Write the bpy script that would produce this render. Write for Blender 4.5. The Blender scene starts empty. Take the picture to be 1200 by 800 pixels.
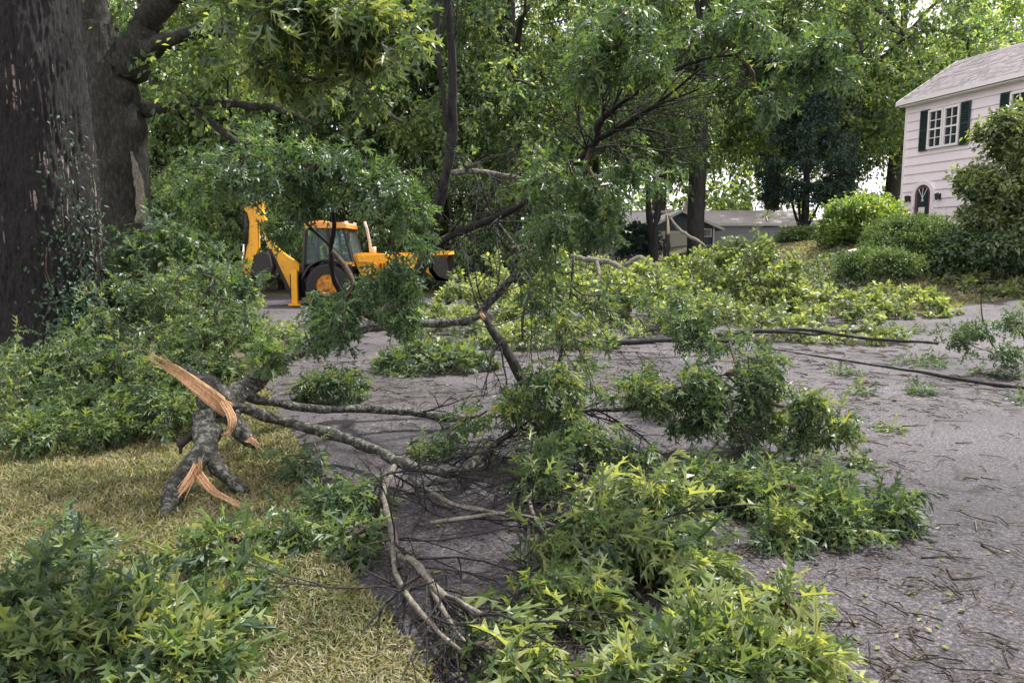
import bpy, bmesh, math, random
import numpy as np
from mathutils import Vector, Matrix, noise as mnoise

# ------------------------------------------------------------------ camera, world, sun, exposure
SC = bpy.context.scene
COL = SC.collection
CAM_H, F, PITCH = 1.7, 867.0, math.radians(7.03)
cam = bpy.data.cameras.new('camera')
cam.lens, cam.sensor_width, cam.clip_end, cam.clip_start = 26.0, 36.0, 2000.0, 0.05
camo = bpy.data.objects.new('camera', cam)
COL.objects.link(camo)
camo.location = (0, 0, CAM_H)
camo.rotation_euler = (math.pi / 2 - PITCH, 0, 0)
SC.camera = camo

SUN_EL, SUN_AZ = math.radians(60), math.radians(50)      # azimuth from +Y towards +X
world = bpy.data.worlds.new('World')
SC.world = world
world.use_nodes = True
wn, wl = world.node_tree.nodes, world.node_tree.links
wn.clear()
wo = wn.new('ShaderNodeOutputWorld')
wb = wn.new('ShaderNodeBackground')
sky = wn.new('ShaderNodeTexSky')
sky.sky_type = 'NISHITA'
sky.sun_disc = False
sky.sun_elevation, sky.sun_rotation = SUN_EL, SUN_AZ
sky.air_density, sky.dust_density = 1.0, 2.5
wc = wn.new('ShaderNodeTexCoord')
wnz = wn.new('ShaderNodeTexNoise')
wnz.inputs['Scale'].default_value = 2.2
wnz.inputs['Detail'].default_value = 6
wr = wn.new('ShaderNodeMapRange')
wr.inputs['From Min'].default_value, wr.inputs['From Max'].default_value = 0.3, 0.6
wr.inputs['To Min'].default_value, wr.inputs['To Max'].default_value = 0.6, 0.95
wm = wn.new('ShaderNodeMix')
wm.data_type = 'RGBA'
wm.inputs[7].default_value = (8.6, 8.1, 8.5, 1)
wl.new(wc.outputs['Generated'], wnz.inputs['Vector'])
wl.new(wnz.outputs['Fac'], wr.inputs['Value'])
wl.new(wr.outputs['Result'], wm.inputs[0])
wl.new(sky.outputs['Color'], wm.inputs[6])
wl.new(wm.outputs[2], wb.inputs['Color'])
wb.inputs['Strength'].default_value = 0.125
wl.new(wb.outputs['Background'], wo.inputs['Surface'])

sun = bpy.data.lights.new('sun', 'SUN')
sun.energy, sun.angle, sun.color = 4.6, math.radians(2.0), (1.0, 0.96, 0.90)
suno = bpy.data.objects.new('sun', sun)
COL.objects.link(suno)
sd = Vector((math.sin(SUN_AZ) * math.cos(SUN_EL), math.cos(SUN_AZ) * math.cos(SUN_EL), math.sin(SUN_EL)))
suno.rotation_euler = sd.to_track_quat('Z', 'Y').to_euler()
suno.location = (0, 0, 40)
SC.view_settings.view_transform = 'Standard'
SC.view_settings.look = 'None'
SC.view_settings.exposure = 0.82
SC.view_settings.gamma = 1.0
SC.cycles.max_bounces = 6
SC.cycles.diffuse_bounces = 3
SC.cycles.transmission_bounces = 4
SC.cycles.transparent_max_bounces = 6
SC.cycles.caustics_reflective = False
SC.cycles.caustics_refractive = False

# ------------------------------------------------------------------ helpers
cp, sp = math.cos(PITCH), math.sin(PITCH)


def ray(px, py):
    X, Y = (px - 600) / F, (400 - py) / F
    return np.array((X, cp + Y * sp, -sp + Y * cp))


def W(px, py, y):                       # point on the sight line at forward distance y
    d = ray(px, py)
    return np.array((0, 0, CAM_H)) + d * (y / d[1])


def G(px, py, z=0.0):                   # point on level ground
    d = ray(px, py)
    return np.array((0, 0, CAM_H)) + d * ((z - CAM_H) / d[2])


def proj(p):
    p = np.atleast_2d(p) - np.array((0, 0, CAM_H))
    dep = p[:, 1] * cp - p[:, 2] * sp
    up = p[:, 1] * sp + p[:, 2] * cp
    dd = np.where(dep > 0.05, dep, 1e9)
    return np.stack((600 + F * p[:, 0] / dd, 400 - F * up / dd, dep), 1)


def sstep(a, b, x):
    t = np.clip((np.asarray(x, float) - a) / (b - a), 0, 1)
    return t * t * (3 - 2 * t)


def far_edge(x):                        # far edge of the asphalt
    return np.interp(x, [-60, 2.5, 6.5, 8.6, 10, 19, 60], [29, 27, 19, 17.2, 17.6, 21.8, 42])


def HT(x, y):                           # terrain height
    x = np.asarray(x, float)
    y = np.asarray(y, float)
    r = sstep(6, 12, x)
    a = 1.6 * sstep(0, 7.0, y - far_edge(x)) * r + .45 * sstep(12.5, 20, y) * sstep(5, 13, x)
    b = 0.9 * sstep(28, 46, y) * (1 - r)
    return a + b


def make_mesh(name, chunks, mats, smooth=False):
    """chunks: (verts Nx3, faces MxK int array, material index)"""
    vs, ls, tot, mi = [], [], [], []
    off = 0
    for ch in chunks:
        v, f = np.asarray(ch[0], float), np.asarray(ch[1], int)
        m = ch[2] if len(ch) > 2 else 0
        vs.append(v)
        if f.size:
            ls.append((f + off * (ch[3] if len(ch) > 3 else 1)).ravel())
            tot.append(np.full(len(f), f.shape[1]))
            mi.append(np.full(len(f), m))
        off += len(v)
    V = np.concatenate(vs)
    L = np.concatenate(ls)
    T = np.concatenate(tot)
    M = np.concatenate(mi)
    me = bpy.data.meshes.new(name)
    me.vertices.add(len(V))
    me.vertices.foreach_set('co', V.astype(np.float32).ravel())
    me.loops.add(len(L))
    me.loops.foreach_set('vertex_index', L.astype(np.int32))
    me.polygons.add(len(T))
    st = np.concatenate(([0], np.cumsum(T)[:-1]))
    me.polygons.foreach_set('loop_start', st.astype(np.int32))
    me.polygons.foreach_set('material_index', M.astype(np.int32))
    me.update(calc_edges=True)
    me.polygons.foreach_set('use_smooth', np.full(len(T), bool(smooth)))
    for m in (mats if isinstance(mats, (list, tuple)) else [mats]):
        me.materials.append(m)
    return me


def link(name, me, parent=None, loc=None, rot=None):
    o = bpy.data.objects.new(name, me)
    COL.objects.link(o)
    if parent is not None:
        o.parent = parent
    if loc is not None:
        o.location = loc
    if rot is not None:
        o.rotation_euler = rot
    return o


def tag(o, label=None, cat=None, group=None, kind=None):
    if label: o['label'] = label
    if cat: o['category'] = cat
    if group: o['group'] = group
    if kind: o['kind'] = kind
    return o


def thing(name, label, cat, loc=(0, 0, 0), rz=0, group=None):
    o = link(name, None, None, loc, (0, 0, rz))
    o.empty_display_size = 0.2
    return tag(o, label, cat, group)


class MB:
    def __init__(s):
        s.c = []

    def add(s, v, f, m=0):
        v = np.asarray(v, float)
        f = list(f)
        for i, k in enumerate(sorted(set(len(q) for q in f))):
            arr = np.array([q for q in f if len(q) == k])
            if i == 0:
                s.c.append((v, arr, m, 1))
            else:
                s.c.append((np.zeros((0, 3)), arr - len(v), m, 1))

    def box(s, c, size, m=0, rot=None):
        x, y, z = np.array(size) / 2
        v = np.array([(i, j, k) for i in (-x, x) for j in (-y, y) for k in (-z, z)])
        if rot is not None:
            v = v @ np.array(rot.to_3x3() if hasattr(rot, 'to_3x3') else rot).T
        v = v + np.array(c)
        s.add(v, [(0, 1, 3, 2), (4, 6, 7, 5), (0, 4, 5, 1), (2, 3, 7, 6), (0, 2, 6, 4), (1, 5, 7, 3)], m)
        return s

    def prism(s, pts, y0, y1, m=0, axis='y'):
        """polygon (a,b) in the x-z plane, extruded along y"""
        n = len(pts)
        if axis == 'y':
            v = [(a, y0, b) for a, b in pts] + [(a, y1, b) for a, b in pts]
        elif axis == 'x':
            v = [(y0, a, b) for a, b in pts] + [(y1, a, b) for a, b in pts]
        else:
            v = [(a, b, y0) for a, b in pts] + [(a, b, y1) for a, b in pts]
        f = [tuple(range(n)), tuple(range(2 * n - 1, n - 1, -1))]
        s.add(np.array(v, float), f + [(i, i + n, (i + 1) % n + n, (i + 1) % n) for i in range(n)], m)
        return s

    def cyl(s, a, b, r, m=0, n=12, r2=None):
        s.tube([a, b], [r, r if r2 is None else r2], n, m, cap=True)
        return s

    def tube(s, pts, rad, n=8, m=0, cap=True, rough=0.0, seed=0, grain=6.0):
        P = np.asarray(pts, float)
        R = np.broadcast_to(np.asarray(rad, float), (len(P),))
        T = np.gradient(P, axis=0)
        T /= np.linalg.norm(T, axis=1, keepdims=True) + 1e-9
        ref = np.array((0, 0, 1.0)) if abs(T[0][2]) < 0.9 else np.array((1.0, 0, 0))
        U = np.cross(T[0], ref)
        U /= np.linalg.norm(U)
        rings = []
        th = np.linspace(0, 2 * math.pi, n, endpoint=False)
        for i in range(len(P)):
            U = U - T[i] * (U @ T[i])
            U /= np.linalg.norm(U) + 1e-9
            Vv = np.cross(T[i], U)
            r = R[i]
            if rough:
                rr = np.array([1 + rough * mnoise.noise((math.cos(t) * 1.3 + seed, math.sin(t) * 1.3, i * 0.35 + seed)) for t in th])
            else:
                rr = 1.0
            rings.append(P[i] + (np.cos(th) * rr * r)[:, None] * U + (np.sin(th) * rr * r)[:, None] * Vv)
        V = np.concatenate(rings)
        i = np.arange(len(P) - 1)[:, None] * n
        j = np.arange(n)[None, :]
        k = (np.arange(n)[None, :] + 1) % n
        Fq = np.stack((i + j, i + k, i + n + k, i + n + j), -1).reshape(-1, 4)
        s.c.append((V, Fq, m, 1))
        if cap:
            m0 = len(V)
            s.c.append((np.zeros((0, 3)), np.array([list(range(n))[::-1]]) - m0, m, 1))
            s.c.append((np.zeros((0, 3)), np.array([list(range(m0 - n, m0))]) - m0, m, 1))
        return s

    def build(s, name, mats, parent=None, smooth=False, loc=None, rot=None):
        return link(name, make_mesh(name, s.c, mats, smooth), parent, loc, rot)


def spline(pts, n=6):
    """Catmull-Rom through rows (x,y,z,r)"""
    P = np.asarray(pts, float)
    P = np.vstack((2 * P[0] - P[1], P, 2 * P[-1] - P[-2]))
    out = []
    for i in range(1, len(P) - 2):
        for t in np.linspace(0, 1, n, endpoint=False):
            a, b, c, d = P[i - 1], P[i], P[i + 1], P[i + 2]
            out.append(0.5 * (2 * b + (c - a) * t + (2 * a - 5 * b + 4 * c - d) * t * t + (3 * b - a - 3 * c + d) * t ** 3))
    out.append(P[-2])
    o = np.array(out)
    o[:, 3] = np.maximum(o[:, 3], 0.0015)
    return o


# ------------------------------------------------------------------ materials
def newmat(name):
    m = bpy.data.materials.new(name)
    m.use_nodes = True
    nt = m.node_tree
    return m, nt.nodes, nt.links, nt.nodes['Principled BSDF']


def ramp(nodes, stops, interp='LINEAR'):
    r = nodes.new('ShaderNodeValToRGB')
    r.color_ramp.interpolation = interp
    e = r.color_ramp.elements
    e[0].position, e[0].color = stops[0][0], (*stops[0][1], 1)
    e[1].position, e[1].color = stops[-1][0], (*stops[-1][1], 1)
    for p, c in stops[1:-1]:
        x = e.new(p)
        x.color = (*c, 1)
    return r


def noisetex(nodes, links, scale, detail=4, vec=None, rough=0.6, coord='Object', sc=(1, 1, 1)):
    t = nodes.new('ShaderNodeTexNoise')
    t.inputs['Scale'].default_value = scale
    t.inputs['Detail'].default_value = detail
    t.inputs['Roughness'].default_value = rough
    c = nodes.new('ShaderNodeTexCoord')
    mp = nodes.new('ShaderNodeMapping')
    mp.inputs['Scale'].default_value = sc
    links.new(c.outputs[coord], mp.inputs['Vector'])
    links.new(mp.outputs['Vector'], t.inputs['Vector'])
    return t


def bump(nodes, links, src, bsdf, strength, dist, prev=None):
    b = nodes.new('ShaderNodeBump')
    b.inputs['Strength'].default_value = strength
    b.inputs['Distance'].default_value = dist
    links.new(src, b.inputs['Height'])
    if prev is not None:
        links.new(prev.outputs['Normal'], b.inputs['Normal'])
    links.new(b.outputs['Normal'], bsdf.inputs['Normal'])
    return b


def simple(name, col, rough=0.6, var=0.15, scale=6, metallic=0.0, bmp=0.0, spec=0.5, coat=0, dirt=None):
    m, n, l, b = newmat(name)
    t = noisetex(n, l, scale, 5)
    c = np.array(col)
    lo = tuple(c * (1 - var)) if dirt is None else dirt
    r = ramp(n, [(0.3, lo), (0.55 if dirt is None else 0.46, tuple(c)), (0.8, tuple(np.minimum(c * (1 + var), 1)))])
    l.new(t.outputs['Fac'], r.inputs['Fac'])
    l.new(r.outputs['Color'], b.inputs['Base Color'])
    b.inputs['Roughness'].default_value = rough
    b.inputs['Metallic'].default_value = metallic
    b.inputs['Specular IOR Level'].default_value = spec
    b.inputs['Coat Weight'].default_value = coat
    if bmp:
        bump(n, l, t.outputs['Fac'], b, bmp, 0.02)
    return m


def leafmat(name, stops, back, trans=0.35, rough=0.42, spec=0.5, patch=0.5):
    m, n, l, b = newmat(name)
    out = n['Material Output']
    geo = n.new('ShaderNodeNewGeometry')
    oi = n.new('ShaderNodeObjectInfo')
    add = n.new('ShaderNodeMath')
    add.operation = 'ADD'
    fr = n.new('ShaderNodeMath')
    fr.operation = 'FRACT'
    l.new(geo.outputs['Random Per Island'], add.inputs[0])
    l.new(oi.outputs['Random'], add.inputs[1])
    l.new(add.outputs[0], fr.inputs[0])
    # broad patches of paler / darker foliage
    t = n.new('ShaderNodeTexNoise')
    t.inputs['Scale'].default_value = patch
    t.inputs['Detail'].default_value = 3
    l.new(geo.outputs['Position'], t.inputs['Vector'])
    mx = n.new('ShaderNodeMath')
    mx.operation = 'MULTIPLY_ADD'
    mx.inputs[1].default_value = 0.9
    l.new(t.outputs['Fac'], mx.inputs[0])
    ml = n.new('ShaderNodeMath')
    ml.operation = 'MULTIPLY_ADD'
    ml.inputs[1].default_value = 0.72
    ml.inputs[2].default_value = -0.33
    l.new(fr.outputs[0], ml.inputs[0])
    l.new(ml.outputs[0], mx.inputs[2])
    r = ramp(n, stops)
    l.new(mx.outputs[0], r.inputs['Fac'])
    mb = n.new('ShaderNodeMix')
    mb.data_type = 'RGBA'
    l.new(geo.outputs['Backfacing'], mb.inputs[0])
    l.new(r.outputs['Color'], mb.inputs[6])
    mc = n.new('ShaderNodeMix')
    mc.data_type = 'RGBA'
    mc.inputs[0].default_value = 0.55
    mc.inputs[7].default_value = (*back, 1)
    l.new(r.outputs['Color'], mc.inputs[6])
    l.new(mc.outputs[2], mb.inputs[7])
    l.new(mb.outputs[2], b.inputs['Base Color'])
    b.inputs['Roughness'].default_value = rough
    b.inputs['Specular IOR Level'].default_value = spec
    tr = n.new('ShaderNodeBsdfTranslucent')
    tm = n.new('ShaderNodeMix')
    tm.data_type = 'RGBA'
    tm.blend_type = 'MULTIPLY'
    tm.inputs[0].default_value = 1
    tm.inputs[7].default_value = (2.6, 2.4, 0.9, 1)
    l.new(r.outputs['Color'], tm.inputs[6])
    l.new(tm.outputs[2], tr.inputs['Color'])
    ms = n.new('ShaderNodeMixShader')
    ms.inputs[0].default_value = trans
    l.new(b.outputs['BSDF'], ms.inputs[1])
    l.new(tr.outputs['BSDF'], ms.inputs[2])
    l.new(ms.outputs['Shader'], out.inputs['Surface'])
    return m


M = {}
M['oak'] = leafmat('oak_leaf', [(0.1, (.026, .052, .034)), (0.38, (.052, .095, .045)), (0.62, (.10, .155, .062)), (0.84, (.18, .23, .09)), (0.97, (.28, .30, .10))], (.15, .20, .14), 0.33, 0.42, 0.4, 0.9)
M['oak_light'] = leafmat('oak_leaf_light', [(0.08, (.03, .058, .034)), (0.33, (.07, .115, .05)), (0.58, (.15, .20, .08)), (0.84, (.27, .31, .13)), (0.97, (.36, .38, .15))], (.24, .29, .18), 0.38, 0.4, 0.45, 1.1)
M['oak_dark'] = leafmat('oak_leaf_dark', [(0.1, (.028, .060, .036)), (0.5, (.056, .108, .048)), (0.8, (.105, .175, .062)), (0.97, (.19, .25, .08))], (.12, .17, .12), 0.3, 0.42, 0.4, 0.9)
M['debris'] = leafmat('debris_leaf', [(0.1, (.045, .08, .04)), (0.4, (.10, .15, .06)), (0.65, (.19, .245, .095)), (0.9, (.32, .36, .15))], (.27, .31, .19), 0.36, 0.42, 0.5, 0.6)
M['far'] = leafmat('far_leaf', [(0.12, (.036, .074, .052)), (0.40, (.082, .142, .08)), (0.66, (.165, .235, .11)), (0.92, (.29, .35, .15))], (.16, .21, .15), 0.48, 0.42, 0.45, 0.28)
M['far_bright'] = leafmat('far_leaf_bright', [(0.1, (.06, .11, .035)), (0.45, (.12, .20, .055)), (0.7, (.21, .30, .075)), (0.92, (.34, .39, .11))], (.18, .25, .12), 0.42, 0.45, 0.5, 0.35)
M['conifer'] = leafmat('conifer_leaf', [(0.1, (.014, .036, .032)), (0.5, (.034, .072, .055)), (0.92, (.08, .13, .08))], (.05, .08, .07), 0.12, 0.55, 0.3, 0.6)
M['yew'] = leafmat('yew_leaf', [(0.15, (.035, .075, .035)), (0.5, (.08, .145, .045)), (0.9, (.18, .25, .07))], (.11, .16, .08), 0.25, 0.5, 0.4, 0.8)
M['ivy'] = leafmat('ivy_leaf', [(0.2, (.018, .045, .03)), (0.6, (.032, .08, .045)), (0.9, (.07, .13, .07))], (.07, .12, .07), 0.15, 0.5, 0.35, 1.5)


def barkmat(name, dark, mid, light, scale=14, stretch=5, bstr=0.8, lichen=0.0):
    m, n, l, b = newmat(name)
    t = noisetex(n, l, scale, 8, rough=0.7, sc=(1, 1, 1 / stretch))
    r = ramp(n, [(0.3, dark), (0.52, mid), (0.75, light)])
    l.new(t.outputs['Fac'], r.inputs['Fac'])
    col = r.outputs['Color']
    if lichen:
        t2 = noisetex(n, l, 26, 5, rough=0.75)
        r2 = ramp(n, [(0.5, (0, 0, 0)), (0.6, (1, 1, 1))])
        l.new(t2.outputs['Fac'], r2.inputs['Fac'])
        mx = n.new('ShaderNodeMix')
        mx.data_type = 'RGBA'
        mx.inputs[7].default_value = (.30, .33, .27, 1)
        mm = n.new('ShaderNodeMath')
        mm.operation = 'MULTIPLY'
        mm.inputs[1].default_value = lichen
        l.new(r2.outputs['Color'], mm.inputs[0])
        l.new(mm.outputs[0], mx.inputs[0])
        l.new(col, mx.inputs[6])
        col = mx.outputs[2]
    l.new(col, b.inputs['Base Color'])
    b.inputs['Roughness'].default_value = 0.85
    b.inputs['Specular IOR Level'].default_value = 0.25
    bump(n, l, t.outputs['Fac'], b, bstr, 0.03)
    return m


M['bark'] = barkmat('bark', (.012, .014, .013), (.042, .042, .036), (.12, .11, .09), 24, 3, 1.0)
M['bark_far'] = barkmat('far_bark', (.022, .022, .02), (.055, .052, .047), (.11, .10, .09), 12, 4)
M['bark_dark'] = barkmat('bark_dark', (.012, .012, .013), (.032, .03, .03), (.07, .065, .06), 20, 4)
M['limb'] = barkmat('limb_bark', (.014, .013, .013), (.05, .046, .041), (.14, .13, .11), 30, 2, 0.9, 0.6)
M['twig'] = barkmat('twig_bark', (.03, .022, .018), (.075, .058, .042), (.15, .12, .09), 40, 2, 0.4)
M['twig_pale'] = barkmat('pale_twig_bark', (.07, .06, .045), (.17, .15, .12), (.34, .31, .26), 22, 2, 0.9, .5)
M['wood'] = barkmat('torn_wood', (.48, .26, .13), (.72, .47, .27), (.88, .70, .48), 60, 3, 0.6)
M['wood_pale'] = barkmat('torn_pale_wood', (.50, .42, .28), (.66, .56, .38), (.80, .70, .50), 60, 3, 0.4)
M['wood'].node_tree.nodes['Principled BSDF'].inputs['Roughness'].default_value = 0.6

# big oak bark: furrowed, with pale cracks
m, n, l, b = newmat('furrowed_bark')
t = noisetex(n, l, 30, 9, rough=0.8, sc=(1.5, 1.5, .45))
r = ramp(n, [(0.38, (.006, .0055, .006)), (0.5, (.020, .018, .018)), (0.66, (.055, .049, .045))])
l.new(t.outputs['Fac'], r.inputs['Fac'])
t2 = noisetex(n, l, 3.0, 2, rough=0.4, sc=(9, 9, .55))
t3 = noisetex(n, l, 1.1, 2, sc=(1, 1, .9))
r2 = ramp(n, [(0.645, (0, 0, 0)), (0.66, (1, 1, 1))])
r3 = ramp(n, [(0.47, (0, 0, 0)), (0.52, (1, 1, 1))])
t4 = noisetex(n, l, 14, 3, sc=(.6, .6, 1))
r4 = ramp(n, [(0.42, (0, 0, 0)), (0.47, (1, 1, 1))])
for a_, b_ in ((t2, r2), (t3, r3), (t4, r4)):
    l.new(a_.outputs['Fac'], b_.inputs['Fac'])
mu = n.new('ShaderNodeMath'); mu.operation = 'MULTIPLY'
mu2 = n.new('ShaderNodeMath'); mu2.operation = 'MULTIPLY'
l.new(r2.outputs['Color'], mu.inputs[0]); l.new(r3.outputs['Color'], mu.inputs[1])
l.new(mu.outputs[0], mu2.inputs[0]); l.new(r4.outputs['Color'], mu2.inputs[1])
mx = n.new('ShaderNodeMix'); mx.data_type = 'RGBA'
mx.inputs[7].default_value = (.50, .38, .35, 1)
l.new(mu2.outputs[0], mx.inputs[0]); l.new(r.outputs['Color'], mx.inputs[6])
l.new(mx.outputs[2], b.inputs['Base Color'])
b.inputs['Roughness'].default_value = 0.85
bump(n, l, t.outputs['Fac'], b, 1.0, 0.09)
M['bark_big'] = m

# asphalt
m, n, l, b = newmat('asphalt')
tc = n.new('ShaderNodeTexCoord')
big = noisetex(n, l, .35, 8, rough=.65)
v1 = n.new('ShaderNodeTexVoronoi'); v1.inputs['Scale'].default_value = 95
v2 = n.new('ShaderNodeTexVoronoi'); v2.feature = 'DISTANCE_TO_EDGE'; v2.inputs['Scale'].default_value = 2.6
wn_ = noisetex(n, l, 5, 6, rough=0.7)
va = n.new('ShaderNodeVectorMath'); va.operation = 'MULTIPLY_ADD'
va.inputs[1].default_value = (.55, .55, .0)
l.new(wn_.outputs['Color'], va.inputs[0]); l.new(tc.outputs['Object'], va.inputs[2])
l.new(tc.outputs['Object'], v1.inputs['Vector']); l.new(va.outputs[0], v2.inputs['Vector'])
sp1 = noisetex(n, l, 42, 5, rough=0.85)
rb = ramp(n, [(0.34, (.050, .045, .052)), (0.5, (.090, .080, .089)), (0.66, (.135, .121, .132))])
l.new(big.outputs['Fac'], rb.inputs['Fac'])
rs = ramp(n, [(0.38, (.10, .10, .12)), (0.46, (.55, .55, .57)), (0.54, (1.1, 1.1, 1.1)), (0.62, (2.5, 2.4, 2.42))])
l.new(sp1.outputs['Fac'], rs.inputs['Fac'])
ma = n.new('ShaderNodeMix'); ma.data_type = 'RGBA'; ma.blend_type = 'MULTIPLY'; ma.inputs[0].default_value = 1
l.new(rb.outputs['Color'], ma.inputs[6]); l.new(rs.outputs['Color'], ma.inputs[7])
rc = ramp(n, [(0.0, (.15, .15, .16)), (0.02, (.4, .4, .4)), (0.045, (1, 1, 1))])
l.new(v2.outputs['Distance'], rc.inputs['Fac'])
cm = noisetex(n, l, .55, 5)
rcm = ramp(n, [(0.49, (0, 0, 0)), (0.6, (1, 1, 1))])
l.new(cm.outputs['Fac'], rcm.inputs['Fac'])
mk = n.new('ShaderNodeMix'); mk.data_type = 'RGBA'; mk.blend_type = 'MULTIPLY'
l.new(rcm.outputs['Color'], mk.inputs[0])
l.new(ma.outputs[2], mk.inputs[6]); l.new(rc.outputs['Color'], mk.inputs[7])
l.new(mk.outputs[2], b.inputs['Base Color'])
b.inputs['Roughness'].default_value = 0.55
b.inputs['Specular IOR Level'].default_value = 0.5
b1 = bump(n, l, sp1.outputs['Fac'], b, 1.0, 0.022)
b2 = bump(n, l, v1.outputs['Distance'], b, 0.7, 0.006, b1)
mid_ = noisetex(n, l, 16, 4)
b3 = bump(n, l, mid_.outputs['Fac'], b, 0.5, 0.03, b2)
rcb = n.new('ShaderNodeMath'); rcb.operation = 'MINIMUM'; rcb.inputs[1].default_value = 0.04
l.new(v2.outputs['Distance'], rcb.inputs[0])
rcx = n.new('ShaderNodeMath'); rcx.operation = 'MULTIPLY'
l.new(rcb.outputs[0], rcx.inputs[0]); l.new(rcm.outputs['Color'], rcx.inputs[1])
bump(n, l, rcx.outputs[0], b, 0.9, 0.3, b3)
M['asphalt'] = m

# dry lawn soil
m, n, l, b = newmat('dry_lawn')
t = noisetex(n, l, 1.1, 5)
t2 = noisetex(n, l, 45, 6, rough=0.8)
r = ramp(n, [(0.3, (.065, .07, .035)), (0.5, (.11, .10, .055)), (0.7, (.16, .14, .085))])
r2 = ramp(n, [(0.3, (.35, .35, .35)), (0.7, (1.35, 1.3, 1.2))])
l.new(t.outputs['Fac'], r.inputs['Fac']); l.new(t2.outputs['Fac'], r2.inputs['Fac'])
mm = n.new('ShaderNodeMix'); mm.data_type = 'RGBA'; mm.blend_type = 'MULTIPLY'; mm.inputs[0].default_value = 1
l.new(r.outputs['Color'], mm.inputs[6]); l.new(r2.outputs['Color'], mm.inputs[7])
l.new(mm.outputs[2], b.inputs['Base Color'])
b.inputs['Roughness'].default_value = 0.95
bump(n, l, t2.outputs['Fac'], b, 0.8, 0.03)
M['lawn'] = m
M['blade'] = leafmat('grass_blade', [(0.15, (.06, .09, .035)), (0.4, (.12, .145, .065)), (0.6, (.22, .205, .13)), (0.85, (.38, .34, .25))], (.28, .26, .14), 0.3, 0.6, 0.3, 1.4)
M['litter'] = leafmat('litter_leaf', [(0.1, (.03, .03, .02)), (0.4, (.07, .08, .03)), (0.65, (.13, .16, .05)), (0.9, (.30, .20, .09))], (.14, .14, .07), 0.1, 0.6, 0.3, 1.4)

M['yellow'] = simple('machine_yellow_paint', (.88, .42, .015), .42, .08, 14, dirt=(.50, .25, .04), coat=.1)
M['cabroof'] = simple('cab_roof_orange', (.78, .36, .09), .5, .1, 5)
M['red'] = simple('weathered_red_paint', (.42, .13, .05), .5, .2, 6)
M['black'] = simple('black_machine_parts', (.018, .018, .02), .55, .3, 12)
M['rubber'] = simple('tyre_rubber', (.022, .021, .02), .8, .3, 30, bmp=.3)
M['steel'] = simple('worn_bucket_steel', (.045, .042, .042), .75, .35, 7, metallic=.0, spec=.2, dirt=(.07, .04, .025))
M['chrome'] = simple('ram_chrome', (.75, .75, .76), .2, .05, 5, metallic=.9)
M['cream'] = simple('cream_exhaust', (.62, .54, .42), .5, .12, 8)
M['vest'] = simple('hi_vis_cloth', (.45, .85, .04), .7, .08, 9)
M['skin'] = simple('skin', (.50, .30, .21), .6, .05, 9)
M['hair'] = simple('hair', (.05, .035, .025), .7, .2, 30)
M['cloth'] = simple('dark_cloth', (.03, .035, .05), .8, .2, 9)
M['siding'] = simple('white_siding', (.88, .80, .84), .55, .02, 3)
M['trim'] = simple('white_trim', (.84, .81, .80), .5, .03, 4)
M['shutter'] = simple('dark_green_shutter', (.022, .045, .045), .5, .2, 6)
M['greysiding'] = simple('grey_siding', (.46, .48, .50), .6, .08, 4)
M['bluesiding'] = simple('slate_blue_siding', (.085, .115, .135), .6, .1, 4)
M['doorcream'] = simple('garage_door_paint', (.68, .65, .57), .6, .05, 4)
M['doorpurple'] = simple('plum_door_paint', (.16, .055, .11), .4, .1, 5)
M['plaster'] = simple('pale_stone', (.62, .58, .52), .8, .12, 10, bmp=.3)
M['galv'] = simple('sign_back_metal', (.52, .50, .56), .5, .06, 6, metallic=.1)
M['lantern'] = simple('lantern_black_metal', (.03, .03, .03), .4, .2, 6)
M['paper'] = simple('cream_notice', (.78, .74, .62), .7, .03, 6)
M['wire'] = simple('grey_wire', (.25, .24, .23), .6, .1, 4)
M['brick'] = simple('chimney_brick', (.42, .33, .29), .8, .2, 12, bmp=.4)


def shingle(name, c0, c1):
    m, n, l, b = newmat(name)
    br = n.new('ShaderNodeTexBrick')
    br.inputs['Scale'].default_value = 1.0
    br.inputs['Brick Width'].default_value = .32
    br.inputs['Row Height'].default_value = .14
    br.inputs['Mortar Size'].default_value = .008
    br.inputs['Color1'].default_value = (*c0, 1)
    br.inputs['Color2'].default_value = (*c1, 1)
    br.inputs['Mortar'].default_value = (c0[0] * .5, c0[1] * .5, c0[2] * .5, 1)
    uv = n.new('ShaderNodeUVMap')
    l.new(uv.outputs['UV'], br.inputs['Vector'])
    t = noisetex(n, l, 24, 4)
    r = ramp(n, [(0.3, (.72, .72, .72)), (0.7, (1.2, 1.2, 1.2))])
    l.new(t.outputs['Fac'], r.inputs['Fac'])
    mm = n.new('ShaderNodeMix'); mm.data_type = 'RGBA'; mm.blend_type = 'MULTIPLY'; mm.inputs[0].default_value = 1
    l.new(br.outputs['Color'], mm.inputs[6]); l.new(r.outputs['Color'], mm.inputs[7])
    l.new(mm.outputs[2], b.inputs['Base Color'])
    b.inputs['Roughness'].default_value = .85
    return m


M['shingle'] = simple('grey_shingle', (.24, .205, .225), .85, .3, 9, bmp=.2)
M['shingle_pale'] = simple('pale_shingle', (.66, .60, .63), .85, .18, 5, bmp=.2)
m, n, l, b = newmat('window_glass')
b.inputs['Base Color'].default_value = (.03, .04, .045, 1)
b.inputs['Roughness'].default_value = .06
b.inputs['Specular IOR Level'].default_value = .8
M['glass'] = m
m, n, l, b = newmat('cab_glass')
b.inputs['Base Color'].default_value = (.55, .75, .75, 1)
b.inputs['Roughness'].default_value = .03
b.inputs['Transmission Weight'].default_value = .85
b.inputs['IOR'].default_value = 1.05
b.inputs['Alpha'].default_value = .55
M['cabglass'] = m

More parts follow.
